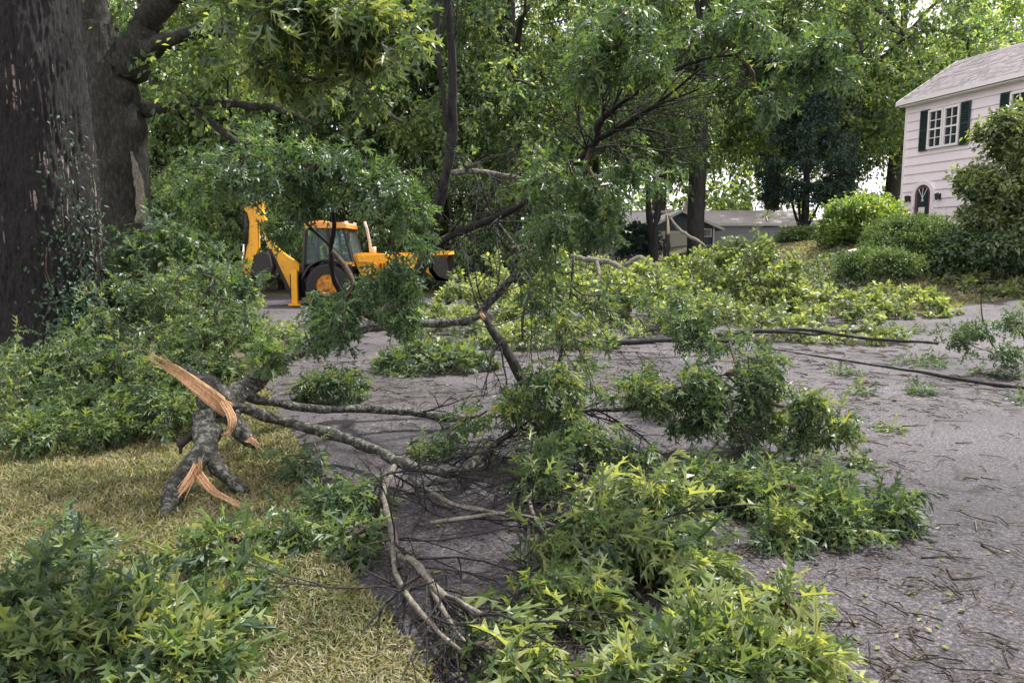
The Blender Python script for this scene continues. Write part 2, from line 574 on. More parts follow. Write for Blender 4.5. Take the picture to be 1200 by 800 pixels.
# ------------------------------------------------------------------ leaf templates
def lobed_leaf(bend=-.16, fold=.30, droop=-1.1, wave=.12, tw=0.0):
    half = [(.09, .028), (.20, .21), (.25, .06), (.36, .055), (.63, .33), (.56, .055), (.67, .04), (.93, .22), (.84, .035), (.93, .04), (1.06, 0)]
    mid = [(0, 0), (.35, .0), (.6, 0), (.85, 0)]
    z = lambda x, y: bend * x * x + fold * abs(y) + droop * y * y + wave * math.sin(x * 9) * abs(y) * 2 + tw * x * y
    V = [(0.0, 0, 0), (.38, 0, z(.38, 0) - .03), (.6, 0, z(.6, 0) - .03), (.86, 0, z(.86, 0) - .02)]
    n0 = len(V)
    for s in (1, -1):
        for x, y in half[:-1]:
            V.append((x, s * y, z(x, y)))
    V.append((1.02, 0, z(1.02, 0)))
    tip = len(V) - 1
    k = len(half) - 1
    U = list(range(n0, n0 + k))
    D = list(range(n0 + k, n0 + 2 * k))
    polys = []
    # upper half split in three n-gons so that each stays simple
    for side, A in ((1, U), (-1, D)):
        a = [0] + A[0:3] + [1]
        b_ = [1] + A[2:6] + [2]
        c = [2] + A[5:k] + [tip, 3]
        for q in (a, b_, c):
            polys.append(q[::-1] if side == 1 else q)
    pv = len(V)
    V += [(-.30, .006, .05), (-.30, -.006, .05)]
    polys.append([pv, pv + 1, 0])
    return np.array(V, float), polys


def mid_leaf():
    V = [(0, 0, 0), (.2, .24, -.03), (.34, .07, 0), (.58, .34, -.06), (.62, .07, -.03), (1, 0, -.12), (.62, -.07, -.03), (.58, -.34, -.06), (.34, -.07, 0), (.2, -.24, -.03)]
    return np.array(V, float), [[0, 2, 1], [2, 4, 3], [0, 8, 6, 5, 4, 2][::-1], [0, 9, 8], [8, 7, 6]]


def far_leaf():
    return np.array([(0, 0, 0), (.5, .3, .05), (1, 0, -.08), (.5, -.3, .05)], float), [[0, 3, 2, 1]]


def broad_leaf():
    return np.array([(0, 0, 0), (.3, .22, .04), (.65, .2, .03), (1, 0, -.1), (.65, -.2, .03), (.3, -.22, .04), (.5, 0, -.03)], float), \
        [[0, 6, 2, 1][::-1], [6, 3, 2][::-1], [0, 5, 4, 6][::-1], [6, 4, 3][::-1]]


LOBED_B, LOBED_C = lobed_leaf(-.55, .75, -.9, .2, .5), lobed_leaf(-.30, -.25, -1.6, -.25, -.8)
LOBED, MIDL, FARL, BROAD = lobed_leaf(), mid_leaf(), far_leaf(), broad_leaf()


def frames(pos, axis, nrm, size):
    x = axis / (np.linalg.norm(axis, axis=1, keepdims=True) + 1e-9)
    z = nrm - x * np.sum(nrm * x, 1, keepdims=True)
    z /= np.linalg.norm(z, axis=1, keepdims=True) + 1e-9
    y = np.cross(z, x)
    return pos, x, y, z, size


def leaf_chunks(tpl, fr, zmin=None, mi=0, wid=1.0):
    V0, polys = tpl
    pos, x, y, z, s = fr
    N = len(pos)
    v = (V0[None, :, 0, None] * x[:, None, :] + wid * V0[None, :, 1, None] * y[:, None, :] + V0[None, :, 2, None] * z[:, None, :]) * s[:, None, None] + pos[:, None, :]
    if zmin is not None:
        v[:, :, 2] = np.maximum(v[:, :, 2], zmin(v[:, :, 0], v[:, :, 1]) + 0.006 + 0.012 * np.abs(np.sin(v[:, :, 0] * 91)))
    n0 = len(V0)
    out = [(v.reshape(-1, 3), np.zeros((0, 3), int), mi, 1)]
    tot = N * n0
    for k in sorted(set(len(p) for p in polys)):
        P = np.array([p for p in polys if len(p) == k])
        f = (P[None] + (np.arange(N) * n0)[:, None, None]).reshape(-1, k) - tot
        out.append((np.zeros((0, 3)), f, mi, 1))
    return out


def grow(skel, tips, rng, r_tip=.003, sag=.1, jit=.12, nseg=4, power=2.2, maxr=None):
    """skel: list of arrays (x,y,z,r). Each tip is joined to the nearest wood; returns tubes and the outward direction at each tip."""
    pos = [s_[:, :3] for s_ in skel]
    P = np.concatenate(pos)
    R0 = np.concatenate([s_[:, 3] for s_ in skel])
    cap = 200000
    allp = np.zeros((len(P) + len(tips) * nseg + 5, 3))
    allp[:len(P)] = P
    n = len(P)
    par = list(range(len(P)))
    D = np.array([np.min(np.sum((P - t) ** 2, 1)) for t in tips])
    paths = []
    dirs = np.zeros((len(tips), 3))
    twigs = [None] * len(tips)
    for ti in np.argsort(D):
        t = tips[ti]
        d2 = np.sum((allp[:n] - t) ** 2, 1)
        a = int(np.argmin(d2))
        A = allp[a].copy()
        L = math.sqrt(d2[a]) + 1e-6
        pv = rng.normal(size=3) * jit * L
        ids = [a]
        pts = [A]
        for k in range(1, nseg + 1):
            u = k / nseg
            p = A + (t - A) * u + pv * math.sin(math.pi * u) + np.array((0, 0, -sag * L)) * (math.sin(math.pi * u) - .0)
            if k == nseg:
                p = t.copy()
            allp[n] = p
            par.append(ids[-1])
            ids.append(n)
            pts.append(p)
            n += 1
        paths.append((ids, ti))
        dirs[ti] = pts[-1] - pts[-2]
        twigs[ti] = np.array(pts)
    acc = np.zeros(n)
    for ids, ti in paths:
        acc[ids[-1]] += 1
    for i in range(n - 1, len(P) - 1, -1):
        acc[par[i]] += acc[i]
    rad = r_tip * np.maximum(acc, 1) ** (1 / power)
    if maxr:
        rad = np.minimum(rad, maxr)
    rad[:len(P)] = np.maximum(R0, 0)
    tubes = []
    for ids, ti in paths:
        r = rad[ids].copy()
        r[0] = min(r[0], r[1] * 1.15)
        r[-1] *= .6
        tubes.append((allp[ids], r))
    dirs /= np.linalg.norm(dirs, axis=1, keepdims=True) + 1e-9
    return tubes, dirs, twigs


def rosettes(tips, dirs, twigs, rng, k=7, size=(.11, .17), droop=.35, along=3, bias=(0, 0, 0), spr=.95):
    """leaves whorled round each tip plus some along its twig"""
    pos, ax, nr, sz = [], [], [], []
    for t, d, tw in zip(tips, dirs, twigs):
        kk = max(2, int(round(k * rng.uniform(.7, 1.3))))
        r = rng.normal(size=(kk, 3))
        r /= np.linalg.norm(r, axis=1, keepdims=True)
        a = d * .55 + r * spr + np.array((0, 0, -droop)) + np.array(bias)
        pos.append(np.repeat(t[None], kk, 0) + r * .02)
        ax.append(a)
        nr.append(rng.normal(size=(kk, 3)) * .65 + np.array((0, 0, 1)))
        sz.append(rng.uniform(size[0], size[1], kk))
        if along and tw is not None:
            u = rng.uniform(.45, 1, along) * (len(tw) - 1)
            i = np.minimum(u.astype(int), len(tw) - 2)
            p = tw[i] + (tw[i + 1] - tw[i]) * (u - i)[:, None]
            r = rng.normal(size=(along, 3))
            pos.append(p)
            ax.append(d * .6 + r * spr * .85 + np.array((0, 0, -droop)) + np.array(bias))
            nr.append(rng.normal(size=(along, 3)) * .65 + np.array((0, 0, 1)))
            sz.append(rng.uniform(size[0], size[1], along) * .9)
    pos, ax, nr, sz = map(np.concatenate, (pos, ax, nr, sz))
    # petiole carries the blade away from the twig
    axn = ax / (np.linalg.norm(ax, axis=1, keepdims=True) + 1e-9)
    pos = pos + axn * (sz * .3)[:, None]
    return frames(pos, ax, nr, sz)


def sub(fr, idx):
    return tuple(a[idx] for a in fr)


LEAF_ME = {}


def single_leaves(root, fr, idx, tpl, mat, name='leaf'):
    key = (id(tpl), mat.name)
    if key not in LEAF_ME:
        one = (np.zeros((1, 3)), np.array([[1., 0, 0]]), np.array([[0, 1., 0]]), np.array([[0, 0, 1.]]), np.ones(1))
        LEAF_ME[key] = make_mesh('leaf', leaf_chunks(tpl, one), mat)
    me = LEAF_ME[key]
    base = np.array(root.location)
    pos, x, y, z, s = sub(fr, idx)
    for p, a, b_, c, k in zip(pos, x, y, z, s):
        o = bpy.data.objects.new(name, me)
        COL.objects.link(o)
        o.parent = root
        mt = Matrix(((a[0], b_[0], c[0], 0), (a[1], b_[1], c[1], 0), (a[2], b_[2], c[2], 0), (0, 0, 0, 1)))
        o.matrix_basis = Matrix.Translation(Vector(p - base)) @ mt @ Matrix.Scale(float(k), 4)


def nearest_idx(fr, n, margin=20, extra=None):
    pj = proj(fr[0])
    ok = (pj[:, 0] > -margin) & (pj[:, 0] < 1200 + margin) & (pj[:, 1] > -margin) & (pj[:, 1] < 800 + margin)
    score = fr[4] / pj[:, 2] * (0.6 + 0.8 * np.abs(fr[3][:, 2])) + np.where(ok, 0, -10)
    if extra is not None:
        score = score + extra
    o = np.argsort(-score)[:n]
    return o[ok[o]]


def clampz(p, lo=.03):
    p = p.copy()
    p[:, 2] = np.maximum(p[:, 2], HT(p[:, 0], p[:, 1]) + lo)
    return p


def blob_tips(blobs, rng, lo=.04, gate=-.12, ground=True):
    """blobs: (px, py, dist, rx px, ry px, depth m, count); kept where a noise field is high, so the mass is ragged"""
    out = []
    for px, py, d, rx, ry, rd, n_ in blobs:
        if ground and py > 340:      # never below the ground
            d = min(d, G(px, py, .10)[1]) if d < 12 else d
        c = W(px, py, d)
        m_ = d / F
        got, tries = 0, 0
        while got < n_:
            tries += 1
            u = rng.normal(size=3)
            u *= min(1.25, abs(rng.normal()) * .55 + .25) / np.linalg.norm(u)
            p = c + u * np.array((rx * m_, rd, ry * m_))
            if tries > 14 * n_ or mnoise.noise((p[0] * 3.1, p[1] * 3.1, p[2] * 3.6)) > gate:
                out.append(p)
                got += 1
    return clampz(np.array(out), lo)


def wood_mb(tubes, seg=5, sub_=None):
    mb = MB()
    for p, r in tubes:
        mb.tube(p, r, seg, cap=False)
    return mb


# ------------------------------------------------------------------ ground, road, lawn
xs = np.concatenate((np.linspace(-300, -40, 14), np.linspace(-38, 40, 157), np.linspace(46, 300, 14)))
ys = np.concatenate((np.linspace(-40, 0, 6), np.linspace(1, 60, 90), np.linspace(66, 600, 20)))
gx, gy = np.meshgrid(xs, ys)
gz = HT(gx, gy) - .03 * (1 - sstep(0, 1.5, gy - far_edge(gx)))
gz += np.where(gy > 60, (gy - 60) * .004, 0)
gv = np.stack((gx, gy, gz), -1).reshape(-1, 3)
nx = len(xs)
ii, jj = np.meshgrid(np.arange(len(ys) - 1), np.arange(nx - 1), indexing='ij')
q = (ii * nx + jj).ravel()
o = link('ground', make_mesh('ground', [(gv, np.stack((q, q + 1, q + nx + 1, q + nx), 1), 0, 1)], M['lawn'], True))
tag(o, kind='structure')

rx_ = np.linspace(-60, 60, 241)
top = far_edge(rx_)
jit_ = np.array([mnoise.noise((x_ * 1.7, 3.1, 0)) * .35 + mnoise.noise((x_ * 6, 1.1, 0)) * .1 for x_ in rx_])
rows = []
NR = 14
for k in range(NR + 1):
    u = k / NR
    yy = -12 + (top + jit_ + 12) * u
    rows.append(np.stack((rx_, yy, HT(rx_, yy) + .004), -1))
rv = np.concatenate(rows)
nn_ = len(rx_)
ii, jj = np.meshgrid(np.arange(NR), np.arange(nn_ - 1), indexing='ij')
q = (ii * nn_ + jj).ravel()
o = link('road', make_mesh('road', [(rv, np.stack((q, q + 1, q + nn_ + 1, q + nn_), 1), 0, 1)], M['asphalt'], True))
tag(o, kind='structure')

# left lawn: its edge against the asphalt
edge_px = [(540, 870), (500, 800), (468, 752), (440, 712), (405, 670), (385, 640), (372, 605), (364, 570), (352, 530), (338, 505), (318, 470), (306, 430), (300, 400), (285, 375), (240, 362), (120, 352), (-60, 350)]
E = np.array([G(a_, b_)[:2] for a_, b_ in edge_px])
Es = spline(np.column_stack((E, np.zeros(len(E)), np.ones(len(E)))), 14)[:, :2]
for i in range(len(Es)):
    Es[i, 0] += .05 * mnoise.noise((i * .31, 2.2, 0)) + .025 * mnoise.noise((i * 1.3, 7.2, 0))
poly = [(p[0], p[1]) for p in Es] + [(-70, Es[-1][1]), (-70, -6), (Es[0][0], -6)]
PX, PY = np.array([p[0] for p in poly]), np.array([p[1] for p in poly])


def inside(x, y):
    x, y = np.asarray(x), np.asarray(y)
    c = np.zeros(x.shape, bool)
    j = len(PX) - 1
    for i in range(len(PX)):
        cond = ((PY[i] > y) != (PY[j] > y)) & (x < (PX[j] - PX[i]) * (y - PY[i]) / (PY[j] - PY[i] + 1e-12) + PX[i])
        c ^= cond
        j = i
    return c


bm = bmesh.new()
vs_ = [bm.verts.new((p[0], p[1], .03)) for p in poly]
fc = bm.faces.new(vs_)
if fc.normal.z < 0: fc.normal_flip()
bmesh.ops.triangulate(bm, faces=[fc])
be = [e for e in bm.edges if e.is_boundary]
rr = bmesh.ops.extrude_edge_only(bm, edges=be)
for v in rr['geom']:
    if isinstance(v, bmesh.types.BMVert):
        v.co.z = -.02
me = bpy.data.meshes.new('lawn')
bm.to_mesh(me); bm.free()
me.materials.append(M['lawn'])
tag(link('lawn', me), kind='structure')

rng = np.random.default_rng(5)


def blades(N, x0, x1, y0, y1, near, seed, hmin=.018, hmax=.05, keep=None, wd=.004):
    rg = np.random.default_rng(seed)
    u = rg.uniform(0, 1, N)
    y = y0 * (y1 / y0) ** u if near else rg.uniform(y0, y1, N)
    x = rg.uniform(x0, x1, N) * (y if near else 1)
    k = keep(x, y)
    x, y = x[k], y[k]
    n_ = len(x)
    h = rg.uniform(hmin, hmax, n_)
    a = rg.uniform(0, 2 * math.pi, n_)
    w_ = wd * rg.uniform(.7, 1.4, n_) * (1 + .12 * y)
    ln = rg.normal(0, .7, (n_, 2)) * h[:, None]
    base = np.stack((x, y, np.full(n_, .03) if near else HT(x, y)), 1)
    dx = np.stack((np.cos(a) * w_, np.sin(a) * w_, np.zeros(n_)), 1)
    md = base + np.column_stack((ln * .35, h * .6))
    tp = base + np.column_stack((ln * 1.1, h * .95))
    V = np.stack((base - dx, base + dx, md + dx * .7, md - dx * .7, tp), 1).reshape(-1, 3)
    i = np.arange(n_)[:, None] * 5
    tot = len(V)
    return [(V, i + np.array([[0, 1, 2, 3]]), 0, 1), (np.zeros((0, 3)), i + np.array([[3, 2, 4]]) - tot, 0, 1)]


o = link('grass', make_mesh('grass', blades(135000, -.78, .02, 2.3, 11, True, 1, keep=lambda x, y: inside(x, y)), M['blade']))
tag(o, 'short dry tan and green grass of the near lawn', 'grass', kind='stuff')
o = link('grass', make_mesh('grass', blades(30000, 7, 34, 17, 34, False, 2, .03, .09, lambda x, y: (y > far_edge(x) + .1) & (y < far_edge(x) + 12), .012), M['blade']))
tag(o, 'thin grass on the rising bank before the white house', 'grass', kind='stuff')

# ------------------------------------------------------------------ the broken oak limb
def pxline(rows, n=6, lift=.015):
    """rows (px, py, dist, radius)"""
    P = []
    for a_, b_, d_, r_ in rows:
        if b_ > 340 and d_ < 12:
            d_ = min(d_, G(a_, b_, r_ + lift)[1])
        w_ = W(a_, b_, d_)
        P.append((*w_, r_))
    P = np.array(P)
    P[:, 2] = np.maximum(P[:, 2], P[:, 3] * .8 + .01)
    return spline(P, n)


def subdivide(s_, step=.05):
    out = [s_[0]]
    for a_, b_ in zip(s_[:-1], s_[1:]):
        k = max(1, int(np.linalg.norm(a_[:3] - b_[:3]) / step))
        for i in range(1, k + 1):
            out.append(a_ + (b_ - a_) * i / k)
    return np.array(out)


def knobbly(s_, seed, amp=.25):
    s_ = s_.copy()
    for i in range(len(s_)):
        v = mnoise.noise((s_[i, 0] * 4 + seed, s_[i, 1] * 4, s_[i, 2] * 4))
        v2 = mnoise.noise((s_[i, 0] * 4 + seed, s_[i, 1] * 4 + 9, s_[i, 2] * 4 + 9))
        s_[i, 0] += v * s_[i, 3] * amp * 3
        s_[i, 2] += v2 * s_[i, 3] * amp * 3
        s_[i, 3] *= 1 + .35 * mnoise.noise((s_[i, 0] * 9, s_[i, 1] * 9, seed))
    return s_


def wood_limb(name, parent, lines, mat, base, seg=10, rough=.22, sd=0, amp=.14):
    mb = MB()
    for k, s_ in enumerate(lines):
        s2 = knobbly(subdivide(s_, .06), sd + k, amp)
        mb.tube(s2[:, :3] - base, s2[:, 3], seg, rough=rough, seed=sd + k, cap=True)
    return mb.build(name, mat, parent, smooth=True)


big_lines = {
    'foot': [(238, 482, 5.25, .075), (243, 505, 5.2, .088), (232, 535, 5.0, .078), (214, 562, 4.85, .07), (200, 588, 4.72, .055), (193, 604, 4.66, .03)],
    'foot2': [(246, 515, 5.1, .07), (254, 545, 5.0, .055), (270, 562, 4.95, .05), (288, 575, 4.9, .035)],
    'elbow': [(240, 470, 5.35, .085), (262, 478, 5.5, .10), (275, 496, 5.45, .075), (288, 512, 5.4, .06), (298, 521, 5.36, .045)],
    'heavy': [(262, 478, 5.5, .075), (285, 455, 5.9, .085), (318, 428, 6.4, .074), (352, 408, 6.9, .07), (410, 388, 7.3, .072), (448, 368, 7.6, .075), (470, 350, 7.65, .09), (480, 335, 7.7, .08)],
    'stem': [(468, 352, 7.65, .07), (480, 335, 7.7, .07), (502, 292, 7.6, .06), (515, 240, 7.4, .052), (527, 185, 7.3, .045), (531, 130, 7.2, .04), (530, 60, 7.1, .037), (523, 0, 7.0, .034), (516, -60, 6.9, .035), (505, -150, 6.7, .02)],
    'long_low': [(262, 474, 5.5, .044), (300, 484, 5.6, .042), (345, 497, 5.7, .040), (400, 512, 5.8, .040), (440, 528, 5.85, .038), (466, 542, 5.85, .038), (500, 551, 5.8, .034), (535, 552, 5.75, .038), (560, 538, 5.8, .035), (585, 518, 5.9, .03), (610, 500, 6.0, .022)],
    'upper_low': [(290, 466, 5.9, .038), (335, 474, 6.2, .036), (385, 480, 6.5, .036), (430, 479, 6.75, .036), (480, 482, 6.9, .036), (520, 490, 6.9, .034), (552, 490, 6.95, .03)],
    'side': [(410, 386, 7.3, .05), (450, 384, 7.5, .045), (490, 379, 7.6, .045), (530, 377, 7.7, .045), (556, 372, 7.7, .045), (575, 352, 7.7, .045), (597, 330, 7.6, .04), (609, 308, 7.5, .032), (600, 285, 7.4, .025), (582, 262, 7.3, .02), (570, 245, 7.2, .015)],
    'arch': [(505, 290, 7.6, .05), (530, 276, 7.3, .042), (560, 264, 7.0, .036), (600, 246, 6.6, .034), (628, 226, 6.3, .03), (652, 200, 6.0, .028), (676, 188, 5.8, .028), (700, 164, 5.6, .028), (702, 146, 5.5, .024), (727, 122, 5.3, .02), (763, 98, 5.1, .016), (810, 74, 4.9, .012), (862, 64, 4.7, .008)],
    'arch_b': [(700, 164, 5.6, .02), (735, 146, 5.4, .015), (775, 118, 5.2, .012), (822, 80, 5.0, .007)],
    'arch_c': [(702, 163, 5.6, .016), (760, 128, 5.2, .010), (800, 112, 5.0, .008), (820, 104, 4.95, .005)],
    'twin': [(529, 170, 7.3, .03), (524, 145, 7.2, .03), (520, 112, 7.1, .028), (514, 76, 7.0, .026), (513, 30, 6.9, .024), (510, -30, 6.8, .022), (500, -110, 6.7, .012)],
    'bow': [(529, 203, 7.3, .028), (552, 200, 7.1, .024), (585, 204, 6.9, .022), (618, 212, 6.7, .018), (640, 219, 6.6, .012), (662, 224, 6.5, .008)],
    'drop': [(466, 544, 5.85, .034), (456, 556, 5.8, .034), (450, 578, 5.6, .03), (457, 610, 5.2, .03), (465, 640, 4.95, .032), (490, 668, 4.6, .03), (512, 695, 4.35, .026), (540, 708, 4.2, .02), (565, 720, 4.1, .014)],
    'drop_b': [(461, 632, 5.0, .02), (462, 662, 4.8, .018), (480, 700, 4.45, .018), (510, 735, 4.1, .014), (545, 765, 3.85, .01)],
    'drop_c': [(500, 682, 4.45, .02), (518, 712, 4.2, .016), (533, 735, 4.05, .012), (552, 757, 3.9, .008)],
    'snapped': [(566, 370, 6.7, .028), (585, 398, 6.6, .035), (603, 430, 6.5, .042), (622, 462, 6.4, .05), (632, 492, 6.2, .045), (636, 525, 5.9, .035), (630, 560, 5.6, .03)],
    'lower_a': [(600, 522, 5.6, .016), (612, 560, 5.2, .017), (624, 600, 4.85, .016), (640, 628, 4.6, .012)],
    'lower_b': [(480, 560, 5.6, .02), (530, 590, 5.2, .02), (580, 600, 5.1, .018), (640, 606, 5.0, .012)],
    'lower_c': [(505, 612, 5.0, .017), (545, 606, 4.9, .018), (600, 602, 4.8, .016), (660, 618, 4.7, .01)],
    'right_a': [(632, 500, 6.2, .03), (680, 482, 6.3, .022), (740, 478, 6.2, .02), (780, 462, 6.2, .018), (815, 448, 6.2, .015), (850, 438, 6.2, .01)],
    'right_b': [(636, 540, 5.9, .03), (690, 560, 5.5, .026), (760, 566, 5.3, .022), (830, 566, 5.2, .02), (868, 556, 5.2, .016), (874, 530, 5.2, .012)],
    'right_c': [(640, 548, 5.7, .026), (700, 585, 5.1, .024), (770, 592, 4.9, .02), (850, 588, 4.85, .016), (930, 580, 4.8, .01)],
    'front_a': [(630, 560, 5.6, .026), (655, 600, 5.0, .024), (690, 640, 4.4, .02), (730, 680, 3.9, .016), (770, 720, 3.5, .01)],
    'front_b': [(624, 600, 4.85, .018), (618, 650, 4.3, .016), (622, 700, 3.8, .013), (640, 750, 3.4, .008)],
    'droop_a': [(606, 310, 7.4, .015), (622, 330, 6.8, .014), (613, 370, 6.6, .012), (612, 398, 6.5, .006)],
    'droop_b': [(672, 300, 6.0, .010), (668, 350, 5.9, .010), (660, 400, 5.8, .012), (650, 440, 5.9, .014), (632, 470, 6.2, .016)],
    'left_up': [(440, 375, 7.4, .03), (415, 360, 6.9, .028), (395, 335, 6.5, .024), (388, 300, 6.2, .02), (392, 262, 6.0, .017), (385, 230, 5.8, .012)],
    'left_in': [(388, 290, 6.2, .012), (360, 262, 5.9, .010), (345, 240, 5.6, .008), (310, 205, 5.5, .006)],
}
for k in ('drop', 'drop_b', 'drop_c', 'lower_b', 'lower_c', 'lower_a'):
    big_lines[k] = [(a_, b_, c_, r_ * .72) for a_, b_, c_, r_ in big_lines[k]]
LN = {k: pxline(v, lift=.13 if k[:4] in ('drop', 'long') else .08 if k[:5] == 'lower' else .015) for k, v in big_lines.items()}
limb = thing('fallen_limb', 'huge broken oak limb lying across the lawn edge and road with torn orange wood', 'fallen branch', tuple(G(250, 560)))
LB = np.array(limb.location)
for i, (k, s_) in enumerate(LN.items()):
    pale = k in ('drop', 'drop_b', 'drop_c', 'lower_b', 'lower_c', 'lower_a', 'bow')
    dark = k in ('stem', 'twin', 'arch', 'arch_b', 'arch_c', 'snapped', 'left_up', 'left_in', 'droop_a', 'side')
    mt = M['twig_pale'] if pale else (M['bark_dark'] if dark and k != 'side' else M['limb'])
    wood_limb('bough' if s_[:, 3].max() > .03 else 'side_branch', limb, [s_], mt, LB, 12 if s_[:, 3].max() > .06 else 8, .45 if pale else .25, i * 3.7, .3 if pale else .16)


def splinter(root, base, rows, w0, name='splinter', thick=.02, seed=0, strands=7, spread=.6, mat='wood'):
    """flat torn slab that frays into long pointed slivers along rows of world points"""
    rg = np.random.default_rng(seed)
    mb = MB()
    P = np.array(rows, float)
    S0 = spline(np.column_stack((P, np.ones(len(P)))), 8)[:, :3]
    view = S0[0] - np.array((0, 0, CAM_H))
    T = S0[-1] - S0[0]
    T /= np.linalg.norm(T)
    side = np.cross(T, view)
    side /= np.linalg.norm(side)
    nrm = np.cross(side, T)
    wst = w0 / strands
    for k in range(strands):
        off = (k - (strands - 1) / 2) * wst
        L = rg.uniform(.55, 1.0) if 0 < k < strands - 1 else rg.uniform(.4, .7)
        n_ = max(4, int(len(S0) * L))
        S = S0[:n_]
        u = np.linspace(0, 1, n_)
        w_ = wst * .62 * np.clip((1 - u) * 1.8, 0, 1) * np.clip(.35 + u * 7 + rg.uniform(-.2, .3), 0, 1) + .0006
        c = S + side * (off * (1 + spread * u * L) * (1 - .45 * u * L))[:, None] + nrm * (rg.uniform(-1, 1) * thick * .35) + nrm * (rg.normal() * .012 * u ** 2)[:, None]
        th = (thick * rg.uniform(.5, 1) * (1 - .8 * u) + .001)[:, None]
        a, b_ = c + side * w_[:, None], c - side * w_[:, None]
        V = np.concatenate((a + nrm * th * .3, c - nrm * th * .6, b_ + nrm * th * .3, c + nrm * th))
        f = []
        for i in range(n_ - 1):
            for q_ in range(4):
                r_ = (q_ + 1) % 4
                f.append((q_ * n_ + i, r_ * n_ + i, r_ * n_ + i + 1, q_ * n_ + i + 1))
        mb.add(V - base, f)
    NS = len(S0)
    for k in range(int(strands * 1.6)):      # loose fibres
        off = rg.uniform(-.5, .5) * w0
        i0 = int(rg.integers(0, max(1, len(S0) - 8)))
        n_ = int(rg.integers(5, max(6, len(S0) - i0)))
        S = S0[i0:i0 + n_]
        u = np.linspace(0, 1, len(S))
        ug = (i0 + np.arange(len(S))) / NS
        c = S + side * (off * (1 + spread * ug) * (1 - .75 * ug))[:, None] + nrm * (thick * rg.uniform(-.2, 1.1)) + (side * rg.normal() * .02 + nrm * rg.uniform(0, .03))[None] * (u ** 2)[:, None]
        mb.tube(c - base, .0045 * (1 - u ** 2) * rg.uniform(.5, 1.2) + .0005, 4, cap=False)
    return mb.build(name, M[mat], root)


splinter(limb, LB, [W(268, 482, 5.35), W(238, 458, 5.3), (W(210, 437, 5.3)), W(185, 422, 5.25), W(164, 411, 5.2)], .12, seed=3, strands=11, spread=.1)
splinter(limb, LB, [W(262, 470, 5.3), W(272, 490, 5.2), W(268, 506, 5.18), W(256, 510, 5.15)], .07, seed=4, strands=5, spread=.1)
splinter(limb, LB, [W(232, 545, 4.86), W(222, 562, 4.78), W(205, 585, 4.66), W(194, 600, 4.6)], .06, seed=5, strands=5, spread=.1)
splinter(limb, LB, [W(228, 548, 4.85), W(246, 572, 4.7), W(268, 586, 4.62), W(296, 600, 4.56)], .055, seed=6, strands=7, spread=.2)
splinter(limb, LB, [W(232, 556, 4.82), W(234, 546, 4.78), W(232, 536, 4.76)], .04, seed=7, strands=3)
splinter(limb, LB, [W(288, 512, 5.38), W(296, 517, 5.3), W(305, 527, 5.28)], .07, seed=8, strands=6, spread=.3)
splinter(limb, LB, [W(572, 380, 6.66), W(566, 371, 6.66), W(560, 365, 6.66)], .05, seed=9, strands=5, spread=.2)
# bark slab curling off the torn end
mb = MB()
S = knobbly(subdivide(pxline([(215, 432, 5.5, .02), (240, 446, 5.45, .055), (262, 464, 5.42, .06), (276, 478, 5.4, .03)]), .04), 55)
mb.tube(S[:, :3] - LB, S[:, 3], 9, rough=.4)
mb.build('bark_slab', M['limb'], limb, True)
mb = MB()
for rws in ([(236, 502, 5.2, .028), (222, 512, 5.15, .024), (212, 522, 5.1, .02), (208, 514, 5.1, .012)], [(212, 522, 5.1, .016), (211, 532, 5.08, .007)]):
    S = pxline(rws)
    mb.tube(S[:, :3] - LB, S[:, 3], 7, rough=.3)
mb.build('stub', M['bark_dark'], limb, True)

skel_near = [subdivide(s_, .12) for s_ in LN.values()]


def leafy(root, name_wood, skel, blobs, seed, tpl=None, mat='oak', k=7, size=(.11, .17), along=3, droop=.35, singles=300, r_tip=.003, tipclamp=.04, woodmat='twig', kind_part=True, sag=.06, seg=5, flat=True, extra=None, wid=1.0, gate=-.12, bias=(0, 0, 0), spr=.95):
    rg = np.random.default_rng(seed)
    tips = blob_tips(blobs, rg, tipclamp, gate) if isinstance(blobs, list) else blobs
    tubes, dirs, tw = grow(skel, tips, rg, r_tip, sag)
    base = np.array(root.location)
    mb = MB()
    for p, r in tubes:
        p2 = clampz(p, .01) - base
        mb.tube(p2, r, seg, cap=False)
    w_ = mb.build(name_wood, M[woodmat], root, True)
    w_['kind'] = 'stuff'
    fr = rosettes(tips, dirs, tw, rg, k, size, droop, along, bias, spr)
    fr[0][:, 2] = np.maximum(fr[0][:, 2], HT(fr[0][:, 0], fr[0][:, 1]) + .012)
    if flat:      # leaves lying on the ground are pressed flat
        low = fr[0][:, 2] - HT(fr[0][:, 0], fr[0][:, 1]) < fr[4] * .45
        ax = fr[1].copy(); ax[low, 2] = np.abs(ax[low, 2]) * .25
        nz = fr[3].copy(); nz[low] = nz[low] * .3 + np.array((0, 0, 1))
        fr = frames(fr[0], ax, nz, fr[4])
    N = len(fr[0])
    tp = tpl or LOBED
    vs3 = [tp] if tp is not LOBED else [LOBED, LOBED_B, LOBED_C]
    idx = nearest_idx(fr, singles) if singles else np.zeros(0, int)
    for k_, t_ in enumerate(vs3):
        if len(idx): single_leaves(root, fr, idx[k_::len(vs3)], t_, M[mat])
    rest = np.setdiff1d(np.arange(N), idx)
    rg.shuffle(rest)
    ch = []
    for k_, t_ in enumerate(vs3):
        c_ = leaf_chunks(t_, sub(fr, rest[k_::len(vs3)]), (lambda x, y: HT(x, y)) if flat else None, 0, wid)
        c_[0] = (c_[0][0] - base, *c_[0][1:])
        ch += c_
    o_ = link('foliage', make_mesh('foliage', ch, M[mat]), root)
    o_['kind'] = 'stuff'
    return N


